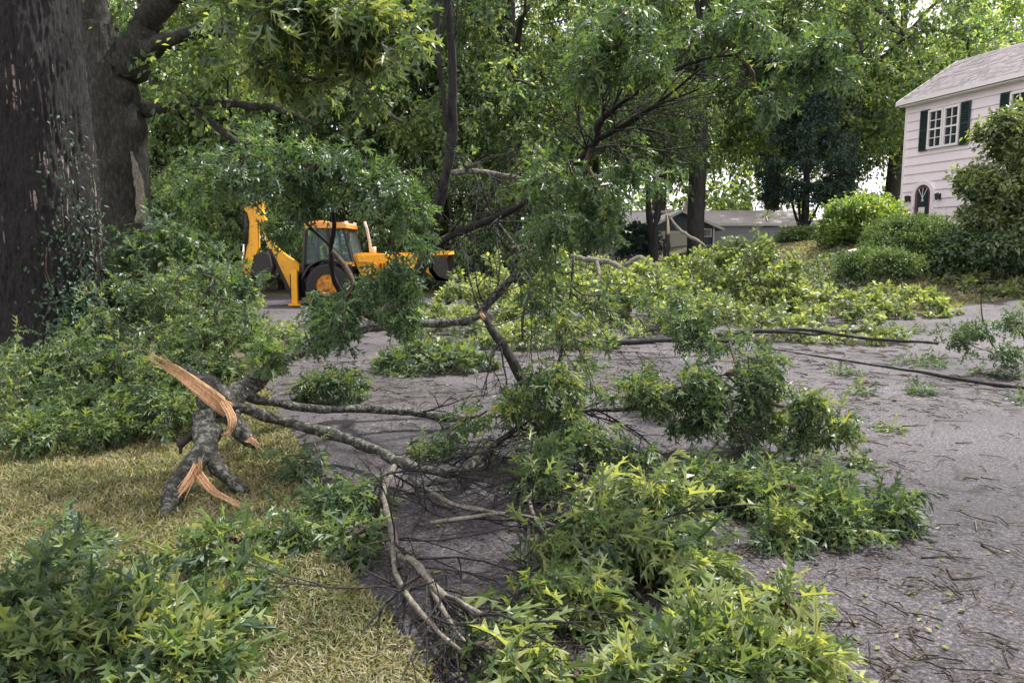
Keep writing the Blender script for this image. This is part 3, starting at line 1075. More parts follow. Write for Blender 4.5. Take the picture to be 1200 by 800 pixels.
hang_blobs = [
    # (px, py, dist, rx, ry, rd, tips)
    (295, 190, 5.6, 50, 26, .5, 46), (345, 222, 5.4, 34, 36, .4, 38), (395, 195, 5.5, 40, 24, .4, 22), (448, 215, 5.4, 38, 34, .4, 34), (478, 262, 5.5, 20, 34, .3, 30), (325, 258, 5.7, 16, 22, .3, 16),
    (250, 215, 6.0, 40, 18, .4, 18), (300, 160, 5.8, 30, 16, .4, 8), (474, 322, 5.6, 20, 28, .3, 30), (470, 368, 5.6, 20, 20, .3, 22), (385, 375, 5.6, 38, 34, .3, 50), (325, 412, 6.1, 34, 16, .3, 18), (430, 335, 5.8, 26, 18, .3, 14),
    (650, 205, 5.4, 36, 22, .4, 24), (705, 230, 5.3, 38, 24, .4, 26), (660, 262, 5.3, 36, 22, .4, 18), (722, 262, 5.4, 24, 16, .3, 14), (745, 195, 5.4, 34, 20, .4, 14),
    (720, 40, 4.6, 42, 24, .4, 40), (765, 72, 4.7, 28, 16, .3, 14), (688, 85, 4.8, 20, 20, .4, 14), (850, 25, 4.6, 54, 18, .4, 20), (945, 85, 4.4, 30, 26, .3, 28), (905, 110, 4.6, 24, 16, .3, 10), (860, 62, 4.8, 26, 12, .4, 8),
    (812, 378, 7.6, 34, 16, .3, 28), (835, 398, 7.4, 28, 14, .3, 20), (790, 352, 8.0, 34, 12, .3, 12),
]
ground_blobs = [
    (620, 290, 5.7, 30, 24, .4, 10), (640, 345, 5.9, 30, 40, .4, 14), (655, 410, 5.9, 30, 40, .4, 20), (700, 350, 6.3, 36, 40, .4, 10),
    (600, 470, 5.9, 30, 24, .4, 20), (655, 450, 5.7, 26, 26, .4, 26), (668, 500, 5.5, 30, 26, .35, 34), (640, 545, 5.1, 36, 24, .35, 34), (560, 500, 6.0, 26, 14, .3, 8), (500, 520, 6.1, 34, 14, .3, 10),
    (735, 446, 6.2, 30, 14, .25, 20), (770, 462, 6.2, 26, 18, .25, 22), (812, 448, 6.2, 28, 22, .25, 26), (842, 480, 6.1, 30, 18, .25, 26), (868, 440, 6.25, 26, 20, .25, 22), (888, 462, 6.1, 18, 22, .25, 20), (862, 505, 6.0, 22, 12, .25, 14), (892, 420, 6.3, 20, 12, .25, 10), (800, 500, 6.0, 26, 12, .25, 10),
    (905, 498, 5.95, 22, 14, .25, 16), (935, 470, 5.9, 24, 16, .25, 22), (965, 488, 5.9, 20, 16, .25, 18), (930, 506, 5.85, 22, 10, .2, 10), (700, 520, 5.5, 34, 22, .3, 18), (745, 540, 5.5, 30, 16, .3, 10),
    (830, 565, 5.0, 40, 18, .3, 38), (880, 585, 4.9, 44, 24, .3, 52), (935, 565, 5.0, 44, 18, .3, 46), (960, 600, 4.8, 50, 22, .3, 56), (1015, 588, 4.85, 34, 20, .3, 40), (900, 612, 4.75, 40, 14, .2, 26), (1035, 600, 4.8, 20, 12, .2, 14),
    (395, 590, 4.9, 50, 24, .3, 52), (350, 612, 4.7, 40, 18, .25, 30), (405, 630, 4.9, 26, 18, .2, 20), (360, 545, 5.5, 30, 14, .2, 10), 
]
leafy(limb, 'twigs', skel_near, hang_blobs, 11, mat='oak_dark', k=9, size=(.08, .125), along=3, singles=0, wid=.9, droop=.6, flat=False, gate=-.05)
leafy(limb, 'twigs', skel_near, ground_blobs, 12, mat='oak', k=7, size=(.095, .15), along=2, singles=0, wid=.9, droop=.45, bias=(.25, -.2, 0), spr=.85, gate=.06)
front_blobs = [(745, 575, 4.3, 50, 20, .3, 30), (700, 610, 4.0, 46, 24, .3, 34), (795, 608, 4.1, 34, 18, .3, 22), (655, 650, 3.7, 40, 24, .3, 28), (745, 650, 3.5, 46, 22, .3, 34), (815, 650, 3.8, 26, 16, .25, 18), (635, 715, 3.3, 34, 26, .25, 24), (705, 715, 3.15, 44, 24, .25, 30), (785, 705, 3.3, 34, 20, .25, 24), (610, 775, 3.0, 34, 24, .15, 24), (690, 785, 2.95, 50, 20, .15, 30), (660, 575, 4.9, 44, 20, .3, 18), (575, 740, 3.3, 20, 20, .15, 10)]
leafy(limb, 'twigs', skel_near, front_blobs, 13, mat='oak_light', k=6, size=(.12, .185), along=1, singles=300, wid=.85, droop=.45, bias=(.45, -.35, -.1), spr=.75, gate=.1)
# bare fine twigs tangled under the limb
rg = np.random.default_rng(77)
node_p = np.concatenate(skel_near)
node_t = np.concatenate([np.gradient(s_[:, :3], axis=0) for s_ in skel_near])
node_t /= np.linalg.norm(node_t, axis=1, keepdims=True) + 1e-9
pjn = proj(node_p[:, :3])
mb = MB()


def bare_twig(p0, d0, L, r, lvl):
    n_ = 6
    pts = [p0]
    d = d0 / np.linalg.norm(d0)
    for k in range(n_ - 1):
        d = d + rg.normal(size=3) * .13 + np.array((0, 0, -.03))
        d /= np.linalg.norm(d)
        pts.append(pts[-1] + d * L / (n_ - 1))
    pts = clampz(np.array(pts), .012)
    mb.tube(pts - LB, np.linspace(r, r * .45, n_), 5, cap=False)
    if lvl:
        for _ in range(int(rg.integers(2, 4))):
            k = int(rg.integers(1, n_ - 1))
            dd = (pts[k + 1] - pts[k]) / (np.linalg.norm(pts[k + 1] - pts[k]) + 1e-9) + rg.normal(size=3) * .55
            bare_twig(pts[k], dd, L * rg.uniform(.35, .6), r * .6, lvl - 1)


for (x0, y0, x1, y1, n_, La, Lb, up) in ((450, 480, 720, 760, 130, .35, .9, -.05), (560, 300, 700, 500, 46, .4, 1.0, .1), (660, 50, 880, 200, 44, .3, .8, .2), (500, 30, 660, 300, 30, .4, 1.1, .1), (370, 220, 470, 400, 8, .3, .6, 0), (680, 430, 900, 600, 16, .2, .5, .1)):
    c_ = np.where((pjn[:, 0] > x0) & (pjn[:, 0] < x1) & (pjn[:, 1] > y0) & (pjn[:, 1] < y1))[0]
    if not len(c_): continue
    for _ in range(n_):
        k = int(rg.choice(c_))
        d = node_t[k] * .9 + rg.normal(size=3) * np.array((.6, .6, .3)) + np.array((.1, -.1, up))
        bare_twig(node_p[k, :3], d, rg.uniform(La, Lb), min(node_p[k, 3] * .5, rg.uniform(.005, .012)), 2)
tag(mb.build('bare_twigs', M['bark_dark'], limb, True), kind='stuff')


# ------------------------------------------------------------------ other leafy boughs lying about (near)
def bough(label, rows_list, blobs, seed, group=None, name='fallen_bough', cat='fallen branch', base=None, **kw):
    lines = [pxline(r_) for r_ in rows_list]
    b0 = lines[0][0, :3].copy() if base is None else np.array(base, float)
    b0[2] = float(HT(b0[0], b0[1])) if base is None else b0[2]
    rt = thing(name, label, cat, tuple(b0), 0, group)
    for i, s_ in enumerate(lines):
        wood_limb('bough' if i == 0 else 'side_branch', rt, [s_], M[kw.get('limbmat', 'limb')], np.array(rt.location), 8, .2, seed + i)
    kw.pop('limbmat', None)
    leafy(rt, 'twigs', [subdivide(s_, .15) for s_ in lines], blobs, seed, **kw)
    return rt


bough('leafy oak bough spread over the lawn in the lower left corner', [[(-20, 800, 3.1, .03), (60, 775, 3.25, .03), (150, 735, 3.4, .024), (230, 690, 3.7, .018), (290, 655, 3.95, .01)],
      [(0, 745, 3.4, .02), (60, 720, 3.55, .018), (120, 690, 3.75, .01)]],
      [(60, 705, 3.55, 75, 45, .25, 42), (150, 690, 3.7, 60, 30, .22, 22), (250, 650, 3.95, 56, 34, .25, 32), (225, 735, 3.4, 66, 40, .22, 34), (150, 765, 3.2, 80, 40, .2, 32), (20, 770, 3.15, 50, 30, .15, 30), (275, 690, 3.6, 30, 34, .2, 20), (60, 650, 3.95, 60, 20, .15, 22), (80, 740, 3.35, 70, 30, .2, 34), (230, 790, 3.0, 60, 20, .15, 24), (160, 720, 3.5, 60, 30, .2, 30)], 21, mat='oak', k=7, size=(.11, .165), along=1, wid=.85, droop=.4, gate=.12)
bough('yellowish tipped oak bough at the bottom edge right of centre on the asphalt', [[(720, 850, 2.75, .025), (800, 800, 2.95, .022), (880, 765, 3.1, .018), (960, 740, 3.25, .01)],
      [(800, 800, 2.95, .016), (900, 800, 2.95, .014), (1000, 790, 3.0, .008)]],
      [(820, 755, 3.15, 60, 32, .2, 44), (890, 755, 3.2, 36, 24, .16, 24), (920, 705, 3.45, 22, 20, .12, 12), (930, 775, 3.05, 36, 22, .14, 26), (790, 795, 2.95, 60, 24, .15, 34), (870, 800, 2.95, 50, 18, .12, 20)], 22, mat='oak_light', k=8, size=(.11, .165), along=1, wid=.85, bias=(.12, -.1, 0), spr=.8, gate=.1)
bough('broad heap of oak foliage on the lawn edge in front of the big dark trunk', [[(-60, 450, 8.6, .06), (40, 452, 8.2, .055), (130, 455, 7.6, .045), (210, 470, 7.0, .03), (270, 470, 6.6, .02)],
      [(60, 452, 8.1, .03), (80, 480, 7.0, .025), (95, 500, 6.2, .015)], [(130, 455, 7.6, .04), (190, 410, 8.0, .03), (220, 370, 8.3, .025), (250, 330, 8.4, .012)]],
      [(40, 430, 7.6, 80, 42, .7, 90), (120, 420, 7.5, 80, 48, .7, 100), (200, 420, 7.2, 60, 45, .6, 70), (60, 480, 6.7, 70, 28, .4, 60), (150, 470, 6.7, 70, 30, .4, 56), (70, 500, 6.1, 45, 14, .25, 22), (240, 370, 7.8, 55, 50, .5, 60), (190, 350, 8.3, 60, 45, .6, 60), (255, 440, 7.0, 34, 25, .4, 34), (30, 505, 6.0, 50, 14, .3, 30), (200, 470, 6.5, 50, 16, .4, 40), (130, 500, 6.1, 60, 12, .3, 30), (290, 400, 7.4, 26, 26, .4, 20)], 23, mat='oak', k=9, size=(.09, .145), along=2, wid=.9)
bough('second oak bough standing up between the two trunks and the digger', [[(150, 440, 10.0, .06), (180, 390, 10.2, .05), (205, 340, 10.3, .04), (225, 300, 10.3, .025), (215, 270, 10.2, .015)],
      [(195, 360, 10.2, .03), (240, 345, 10, .02), (262, 325, 9.9, .012)]],
      [(170, 300, 10.0, 48, 42, .6, 60), (215, 280, 10.0, 38, 40, .5, 40), (150, 350, 9.8, 40, 40, .6, 50), (230, 340, 9.8, 45, 35, .5, 50), (275, 340, 9.6, 35, 30, .4, 34), (270, 385, 9.0, 30, 25, .4, 20), (255, 290, 10.2, 25, 20, .4, 4)], 24, mat='oak_dark', tpl=MIDL, k=8, size=(.11, .17), along=4, singles=0)
bough('leafy bough hanging from above into the top left of the view', [[(180, -140, 4.6, .035), (260, -70, 4.2, .03), (330, -10, 3.9, .024), (400, 25, 3.7, .018), (450, 50, 3.6, .01)],
      [(330, -10, 3.9, .016), (390, 40, 3.9, .012), (400, 80, 3.9, .006)]],
      [(345, 25, 3.7, 62, 36, .3, 60), (420, 40, 3.7, 55, 36, .3, 52), (330, 70, 3.9, 45, 24, .25, 26), (395, 85, 3.9, 40, 18, .25, 20), (300, -30, 3.9, 60, 30, .3, 30)], 25, name='hanging_bough', cat='branch', mat='oak', k=7, size=(.09, .135), along=3, flat=False, limbmat='bark_dark', base=W(180, -140, 4.6), singles=250)

# far side of the road: heaps of foliage, lighter because the leaf undersides show
def pile(label, px, py, d, rx, ry, rd, ntips, seed, mat='debris', size=(.10, .165), lo=.05, tpl=MIDL, k=11, group=None, woodmat='twig_pale'):
    rg = np.random.default_rng(seed)
    c = W(px, py, d)
    m_ = d / F
    g0 = float(HT(c[0], c[1]))
    rt = thing('fallen_bough', label, 'fallen branch', (c[0], c[1], g0), 0, group)
    top_ = c[2] + ry * m_
    # low dome of twig tips over the ground
    u = rg.uniform(-1, 1, (ntips * 3, 2))
    u = u[np.sum(u * u, 1) < 1][:ntips]
    hh = np.array([mnoise.noise((a_[0] * 2.3 + seed, a_[1] * 2.3, 0)) for a_ in u])
    x = c[0] + u[:, 0] * rx * m_
    y = c[1] + u[:, 1] * rd
    H = max(top_ - g0, .3) * 1.25
    z = HT(x, y) + .05 + H * (1 - np.sum(u * u, 1)) ** .6 * (.7 + .55 * hh) * rg.uniform(.45, 1, len(u)) ** .5
    tips = np.stack((x, y, z), 1)
    a0 = rg.uniform(-.5, .5)
    L = rx * m_
    rows = [(c[0] + L * s_ * math.cos(a0), c[1] + rd * .5 * s_ * math.sin(a0) + rg.normal() * .1, g0 + .12 + H * .3 * (1 - s_ * s_), .05 * (1.15 - .5 * (s_ + 1))) for s_ in (-.9, -.4, 0, .4, .9)]
    S = spline(rows, 6)
    S[:, 2] = np.maximum(S[:, 2], HT(S[:, 0], S[:, 1]) + .05)
    wood_limb('bough', rt, [S], M['limb'], np.array(rt.location), 7, .2, seed)
    if d > 15.5: tpl, k = FARL, k + 6
    leafy(rt, 'twigs', [S], tips, seed, tpl=tpl, mat=mat, k=k, size=size, along=6, singles=0, seg=3, woodmat=woodmat, r_tip=.005)
    return rt


pile('low pale green heap of torn branches just right of the loader bucket', 565, 340, 19, 60, 26, 1.6, 150, 31)
pile('tangled branch heap in front of the grey garage wing', 660, 345, 17.5, 75, 25, 1.8, 200, 32)
pile('leaf covered heap before the snapped sapling', 760, 345, 17.5, 75, 30, 1.8, 210, 33)
pile('tallest rounded heap of yellow green foliage beyond the road', 880, 322, 18.5, 66, 42, 1.8, 330, 34)
pile('lower heap spilling off the right flank of the tallest heap', 955, 350, 17, 70, 10, 1.4, 130, 35)
pile('wide heap at the far road edge with dark road litter before it', 850, 365, 14.5, 110, 16, 1.0, 200, 36)
pile('thin scatter of branches along the bank below the evergreen shrub', 1050, 350, 18, 70, 9, 1.3, 110, 37)
pile('flat branch spray on the road right of the long horizontal limb', 640, 385, 13, 90, 9, .6, 110, 38, size=(.11, .17))
pile('flat spray of oak leaves on the road left of the snapped upright stick', 510, 412, 10.5, 70, 7, .6, 90, 39, size=(.11, .16), mat='oak')
pile('small leafy spray by the lawn edge behind the upper horizontal limb', 395, 455, 8.2, 45, 8, .3, 30, 40, size=(.10, .15), mat='oak', tpl=LOBED)
pile('branch heap under the loader backhoe at the left road edge', 300, 385, 13, 55, 8, 1.0, 60, 41)
pile('pale heap beside the rear of the digger', 265, 335, 19, 40, 14, 1.2, 70, 42)
pile('green spray on the road between the two lines of far debris', 1000, 388, 13.5, 70, 5, .5, 60, 43, size=(.10, .15))
pile('loose leafy limbs on the bank in front of the ground cover', 1160, 338, 20.5, 60, 8, 1.2, 80, 44)
pile('low spray under the front bucket of the digger', 520, 368, 15, 60, 10, .9, 90, 45)
pile('heap of branches right behind the leaning bare sticks', 700, 318, 24, 90, 22, 2.0, 200, 46)
pile('leafy heap filling the gap left of the tallest heap', 815, 318, 21, 60, 30, 1.6, 170, 47)

# bare limbs sticking out of the far heaps
def bare(label, rows_list, mat='twig_pale', name='bare_limb', seed=1, group=None, cat='branch'):
    lines = [pxline(r_, 5) for r_ in rows_list]
    b0 = lines[0][0, :3].copy()
    b0[2] = float(HT(b0[0], b0[1]))
    rt = thing(name, label, cat, tuple(b0), 0, group)
    for i, s_ in enumerate(lines):
        wood_limb('limb' if i == 0 else 'side_branch', rt, [s_], M[mat], b0, 7, .2, seed + i)
    return rt


bare('forked pale bare limb on the heap below the grey wing', [[(670, 300, 19, .06), (700, 306, 18.6, .07), (716, 308, 18.4, .07), (735, 318, 18, .06), (748, 330, 17.8, .04)], [(700, 306, 18.6, .06), (702, 322, 18.2, .05), (698, 338, 18, .04), (696, 350, 17.8, .02)]], seed=61)
bare('torn pale limb with orange break lying across the heap below the garage door', [[(732, 312, 19, .05), (748, 302, 19, .07), (760, 308, 18.8, .06), (775, 315, 18.6, .03)], [(748, 303, 19, .05), (757, 316, 18.6, .04), (764, 322, 18.4, .03)]], seed=62)
bare('arching thin pale limb right of the snapped sapling', [[(786, 256, 28, .05), (795, 268, 27.8, .06), (806, 276, 27.5, .06), (818, 282, 27.3, .05), (828, 290, 27, .03)]], seed=63)
bare('dark long limb lying along the far road left part', [[(690, 402, 11.5, .035), (760, 400, 11.6, .045), (840, 392, 12, .04), (900, 388, 12.3, .035), (955, 392, 12.1, .02)]], 'bark_dark', seed=64)
bare('long dark stick crossing the asphalt at the right', [[(900, 408, 10.8, .008), (950, 416, 10.4, .012), (1040, 430, 9.8, .018), (1090, 438, 9.4, .022), (1150, 448, 9.05, .024), (1230, 458, 8.7, .026)]], 'bark_dark', seed=65)
bare('dark thin limb lying farther up the right road', [[(870, 390, 12.5, .03), (940, 386, 12.7, .03), (1010, 396, 12.0, .025), (1100, 402, 11.6, .02)]], 'bark_dark', seed=66)

# small sprigs on the open road, each with its own look
sprigs = [
    ('rounded dark leafy sprig beside the long stick at the right', 1080, 428, 34, 16, 20), ('small bright leaf tuft alone on the asphalt', 987, 439, 12, 7, 8),
    ('flat dark three leaf sprig below the long stick', 1075, 461, 18, 7, 8), ('dark tuft on the right end of the long stick', 1168, 441, 20, 11, 12),
    ('leafy sprig above the long stick near the far road edge', 1060, 392, 36, 10, 16), ('tiny sprig lying flat in the middle of the bare road', 1047, 506, 8, 5, 5),
    ('pale leaf bundle at the far right end of the stick', 1195, 470, 16, 9, 7), ('small torn sprig left of the rounded one on the right road', 1010, 462, 10, 6, 7), ('dull green tuft between the two ground sprays at the right', 1010, 545, 9, 5, 6), ('loose leafy sprig on the road near the standing sprays', 690, 432, 24, 9, 12), ('small sprig on the road above the long low limb', 470, 440, 26, 8, 12), ('half hidden green sprig in the gutter under the long limb', 310, 548, 30, 10, 10)]
for i, (lb, px, py, rx, ry, nt_) in enumerate(sprigs):
    g = G(px, py)
    rt = thing('leaf_sprig', lb, 'sprig', tuple(g))
    rg = np.random.default_rng(200 + i)
    m_ = g[1] / F
    u = rg.normal(size=(nt_, 3)) * .5
    tips = g + u * np.array((rx * m_, ry * m_ * 2.2, ry * m_ * .6))
    tips[:, 2] = np.abs(tips[:, 2] - g[2]) + .02
    S = spline([(g[0] - rx * m_, g[1], .012, .006), (g[0], g[1] + .03, .03, .006), (g[0] + rx * m_ * .8, g[1] - .02, .02, .003)], 5)
    leafy(rt, 'twigs', [S], tips, 300 + i, k=6, size=(.08, .13), along=2, singles=0, mat='oak_dark' if 'dark' in lb else 'oak', r_tip=.002)
bough('upright leafy sprig with thin bare stem at the right edge of the road', [[(1215, 400, 10.2, .012), (1175, 415, 9.9, .011), (1155, 385, 9.9, .009), (1150, 350, 9.9, .006), (1158, 330, 9.9, .004)], [(1175, 415, 9.9, .008), (1140, 405, 9.8, .006), (1118, 385, 9.8, .004)]],
      [(1140, 395, 9.9, 34, 24, .3, 34), (1185, 375, 10.2, 22, 18, .3, 18), (1175, 410, 9.8, 30, 14, .3, 18)], 71, mat='oak_dark', k=6, size=(.08, .13), along=2, singles=0, limbmat='bark_dark')

# sticks
stick_px = [(1095, 493, 45, -2), (1200, 495, 30, -10), (1058, 500, 28, 3), (975, 512, 22, 30), (1110, 668, 26, -75), (1150, 640, 40, -52), (1143, 612, 24, -86), (1080, 655, 60, -3), (1115, 680, 40, 10), (1052, 620, 30, 60), (865, 690, 70, 6), (1000, 520, 30, 10), (1150, 560, 24, -20), (700, 470, 50, 4), (1120, 520, 20, 0), (930, 510, 18, -25)]
for i, (px, py, L, ang) in enumerate(stick_px):
    g = G(px, py)
    a_ = math.radians(ang)
    e = G(px + L * math.cos(a_), py + L * math.sin(a_) * -.5)
    Ls = float(np.linalg.norm(e - g))
    mid_ = (g + e) / 2 + np.array((.04, .07, .0)) * Ls * (1 if i % 2 else -1)
    S = spline([(g[0], g[1], .010, .006), (mid_[0], mid_[1], .014, .005), (e[0], e[1], .012, .003)], 5)
    mb = MB()
    b0 = np.array((g[0], g[1], 0))
    mb.tube(S[:, :3] - b0, S[:, 3], 5, rough=.3, seed=i)
    T2 = spline([(mid_[0], mid_[1], .014, .004), (mid_[0] + .12 * Ls, mid_[1] + .2 * Ls * (-1) ** i, .012, .003), (mid_[0] + .3 * Ls, mid_[1] + .3 * Ls * (-1) ** i, .008, .002)], 4)
    mb.tube(T2[:, :3] - b0, T2[:, 3], 4)
    o = mb.build('fallen_stick', M['twig' if i % 3 else 'twig_pale'], None, True, tuple(b0))
    tag(o, 'thin bare forked stick lying loose on the open asphalt', 'stick', 'loose sticks on the asphalt')

# litter of torn leaf scraps and twigs
rg = np.random.default_rng(9)
Nl = 9000
py_ = rg.uniform(372, 800, Nl)
px_ = rg.uniform(0, 1200, Nl)
P = np.array([G(a_, b_) for a_, b_ in zip(px_, py_)])
keep_p = rg.uniform(0, 1, Nl) < np.where(P[:, 1] > 7, .95, .22) * np.clip(1.25 - np.abs(px_ - 560) / 650, .16, 1)
P = P[keep_p]
P[:, 2] = HT(P[:, 0], P[:, 1]) + np.where(inside(P[:, 0], P[:, 1]), .05, .012)
a_ = rg.uniform(0, 6.28, len(P))
fr = frames(P, np.stack((np.cos(a_), np.sin(a_), rg.uniform(-.1, .3, len(P))), 1), rg.normal(size=(len(P), 3)) * .25 + np.array((0, 0, 1)), rg.uniform(.015, .055, len(P)) * np.where(P[:, 1] > 8, 1.5, 1))
o = link('leaf_litter', make_mesh('leaf_litter', leaf_chunks(FARL, fr), M['litter']))
tag(o, 'scraps of torn leaves strewn over road and lawn', 'leaf litter', kind='stuff')
mb = MB()
for i in range(2800):
    py = rg.uniform(372, 800) if i % 2 else rg.uniform(372, 490)
    px = rg.uniform(100, 1200)
    g = G(px, py, .01)
    L = rg.uniform(.03, .2) * (1 if g[1] < 8 else 2)
    an = rg.uniform(0, 6.28)
    e = g + np.array((math.cos(an), math.sin(an), 0)) * L
    c = (g + e) / 2 + rg.normal(size=3) * L * .1
    c[2] = .02
    z0 = .035 if inside(np.array([g[0]]), np.array([g[1]]))[0] else .004
    pts = np.array([g, c, e]); pts[:, 2] += z0
    mb.tube(pts, [.0045 * max(1, g[1] / 7), .004 * max(1, g[1] / 7), .002], 3, cap=False)
o = mb.build('twig_litter', M['twig'], None)
tag(o, 'fine broken twigs strewn over the road', 'twig litter', kind='stuff')
# ------------------------------------------------------------------ the two big trunks at the left
def trunk_mesh(axis, n, rowsn, amp, fth, fz, lumps=(), flare=0.0, seed=0.0):
    """axis: spline rows (x,y,z,r) bottom to top, furrowed in the mesh"""
    S = spline(axis, 10)
    t = np.linspace(0, 1, len(S))
    tt = np.linspace(0, 1, rowsn)
    A = np.stack([np.interp(tt, t, S[:, k]) for k in range(4)], 1)
    th = np.linspace(0, 2 * math.pi, n, endpoint=False)
    V = np.zeros((rowsn, n, 3))
    for i in range(rowsn):
        x, y, z, r = A[i]
        fl = flare * math.exp(-max(z - axis[0][2], 0) / .55)
        for j, a in enumerate(th):
            ca, sa = math.cos(a), math.sin(a)
            zz_ = z + .25 * mnoise.noise((ca * 5, sa * 5, z * 2 + seed))
            v = mnoise.noise((ca * fth + seed, sa * fth, zz_ * fz))
            v2 = mnoise.noise((ca * fth * 2.2 + seed, sa * fth * 2.2, zz_ * fz * 5 + 5))
            v3 = mnoise.noise((ca * 1.4 + seed, sa * 1.4, z * .7))
            d = amp * (1 - 2.2 * abs(v)) + amp * .75 * v2 + r * .10 * v3
            d += r * fl * (1 + .5 * math.cos(5 * a + seed))
            for (lz, la, lr, lh) in lumps:
                da = (a - la + math.pi) % (2 * math.pi) - math.pi
                q_ = ((z - lz) ** 2 + (da * r) ** 2) / (lr * lr)
                if q_ < 4: d += lh * math.exp(-q_ * 1.6)
            V[i, j] = (x + ca * (r + d), y + sa * (r + d), z)
    V = V.reshape(-1, 3)
    ii, jj = np.meshgrid(np.arange(rowsn - 1), np.arange(n), indexing='ij')
    k = (jj + 1) % n
    q = np.stack((ii * n + jj, ii * n + k, (ii + 1) * n + k, (ii + 1) * n + jj), -1).reshape(-1, 4)
    return V, q


b1_ = np.array((W(54, 300, 9.3)[0], 9.3, .03))
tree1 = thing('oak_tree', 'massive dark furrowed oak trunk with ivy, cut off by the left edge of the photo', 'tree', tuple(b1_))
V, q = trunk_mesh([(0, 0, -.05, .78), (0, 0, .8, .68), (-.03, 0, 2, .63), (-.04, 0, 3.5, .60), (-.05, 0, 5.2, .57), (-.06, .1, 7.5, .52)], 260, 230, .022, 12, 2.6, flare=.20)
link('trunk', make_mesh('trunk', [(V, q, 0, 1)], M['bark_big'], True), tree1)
mb = MB()
ln1 = [[(-.06, .1, 7.3, .5), (.1, .3, 9, .36), (.5, .5, 12, .22), (.8, .6, 15, .1)], [(-.06, .1, 7.2, .34), (-1.4, .6, 8.6, .24), (-3.2, 1, 10.5, .12)], [(0, .1, 7.6, .25), (1.4, 1.5, 9.4, .16), (2.4, 3, 11.5, .08)]]
hb = W(180, -140, 4.6) - b1_
ln1.append([(-.05, .05, 6.7, .2), (hb[0] * .35, hb[1] * .35, 6.9, .12), (hb[0] * .75, hb[1] * .75, hb[2] + 1.3, .07), (*hb, .036)])
sk1 = [spline(l_, 8) for l_ in ln1]   # the last one carries the bough that hangs into the picture
for s_ in sk1:
    mb.tube(s_[:, :3], s_[:, 3], 12, rough=.15)
mb.build('limbs', M['bark_dark'], tree1, True)

# ivy up the right flank of the trunk
rg = np.random.default_rng(14)
ni = 3400
aa = rg.normal(-.42, .34, ni)
zz = np.concatenate((rg.uniform(.1, 3.3, ni // 2), rg.uniform(.1, 1.3, ni - ni // 2)))
dens = rg.uniform(0, 1, ni) < np.clip(1.1 - .35 * zz, .12, 1)
aa, zz = aa[dens], zz[dens]
rr_ = .66 + .17 * np.exp(-zz / .55) + .04
nrm = np.stack((np.cos(aa), np.sin(aa), np.full(len(aa), .25)), 1)
P = np.stack((np.cos(aa) * rr_, np.sin(aa) * rr_, zz), 1)
fr = frames(P, rg.normal(size=(len(P), 3)) * .5 + np.array((0, 0, -.6)), nrm + rg.normal(size=(len(P), 3)) * .35, rg.uniform(.035, .075, len(P)))
ivy = thing('ivy', 'ivy creeping up the right side of the massive dark trunk', 'ivy', tuple(b1_))
ivyo = link('foliage', make_mesh('foliage', leaf_chunks(BROAD, fr), M['ivy']), ivy)
ivyo['kind'] = 'stuff'
mb = MB()
for k in range(9):
    a0 = -.62 + rg.normal() * .45
    h = rg.uniform(1, 2.6)
    z = np.linspace(0, h, 14)
    a = a0 + .12 * np.cumsum(rg.normal(size=14)) * .5
    r_ = .66 + .17 * np.exp(-z / .55) + .02
    mb.tube(np.stack((np.cos(a) * r_, np.sin(a) * r_, z), 1), .008, 4)
mb.build('stem', M['twig'], ivy)

b2_ = np.array((W(148, 300, 14.0)[0], 14.0, .02))
tree2 = thing('oak_tree', 'second old oak with knobbly burrs and a torn fork, behind the massive trunk', 'tree', tuple(b2_))
V, q = trunk_mesh([(0, 0, -.05, .60), (0, 0, .8, .52), (-.02, 0, 2.2, .475), (-.05, 0, 3.6, .50), (-.10, 0, 4.6, .46), (-.14, .05, 5.3, .36), (-.16, .05, 5.7, .25)], 130, 180, .018, 9, 1.5,
                  lumps=[(3.9, -.35, .26, .16), (3.7, -1.9, .16, .09), (4.9, -2.9, .3, .14), (3.2, -1.3, .2, .08), (4.55, -.5, .2, .14), (2.4, -2.4, .25, .06)], flare=.4, seed=4.0)
link('trunk', make_mesh('trunk', [(V, q, 0, 1)], M['bark'], True), tree2)
c2 = b2_
lns = {
    'limb': [pxline([(150, 95, 14, .34), (156, 60, 14, .31), (172, 28, 14, .27), (192, 5, 13.8, .22), (215, -30, 13.6, .2), (250, -120, 13.2, .15), (280, -240, 12.8, .08)]),
             pxline([(132, 100, 14.1, .34), (120, 40, 14.1, .26), (112, 0, 14.1, .22), (105, -80, 14.2, .18), (90, -200, 14.3, .08)]),
             pxline([(160, 62, 14, .2), (195, 50, 13.6, .15), (225, 38, 13.3, .12), (262, 38, 13, .10), (298, 44, 12.7, .08), (330, 62, 12.4, .06), (372, 68, 12.1, .05), (392, 95, 11.9, .05), (412, 108, 11.7, .042), (436, 110, 11.6, .036), (452, 130, 11.5, .03), (472, 143, 11.4, .02)]),
             pxline([(172, 130, 14, .16), (215, 119, 13.5, .075), (260, 121, 13.2, .07), (300, 124, 13, .06), (335, 132, 12.8, .05), (370, 147, 12.6, .035)]),
             pxline([(215, 121, 13.5, .05), (235, 135, 13.4, .06), (258, 152, 13.3, .06), (277, 168, 13.2, .05), (274, 180, 13.2, .03)])]}
mb = MB()
for s_ in lns['limb']:
    s2 = knobbly(subdivide(s_, .15), 3)
    mb.tube(s2[:, :3] - c2, s2[:, 3], 10, rough=.18)
mb.build('limbs', M['bark'], tree2, True)
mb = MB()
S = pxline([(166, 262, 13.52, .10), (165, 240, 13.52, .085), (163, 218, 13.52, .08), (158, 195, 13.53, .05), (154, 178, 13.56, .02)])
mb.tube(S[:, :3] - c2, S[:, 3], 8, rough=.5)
mb.build('bare_wood_strip', M['twig_pale'], tree2, True)


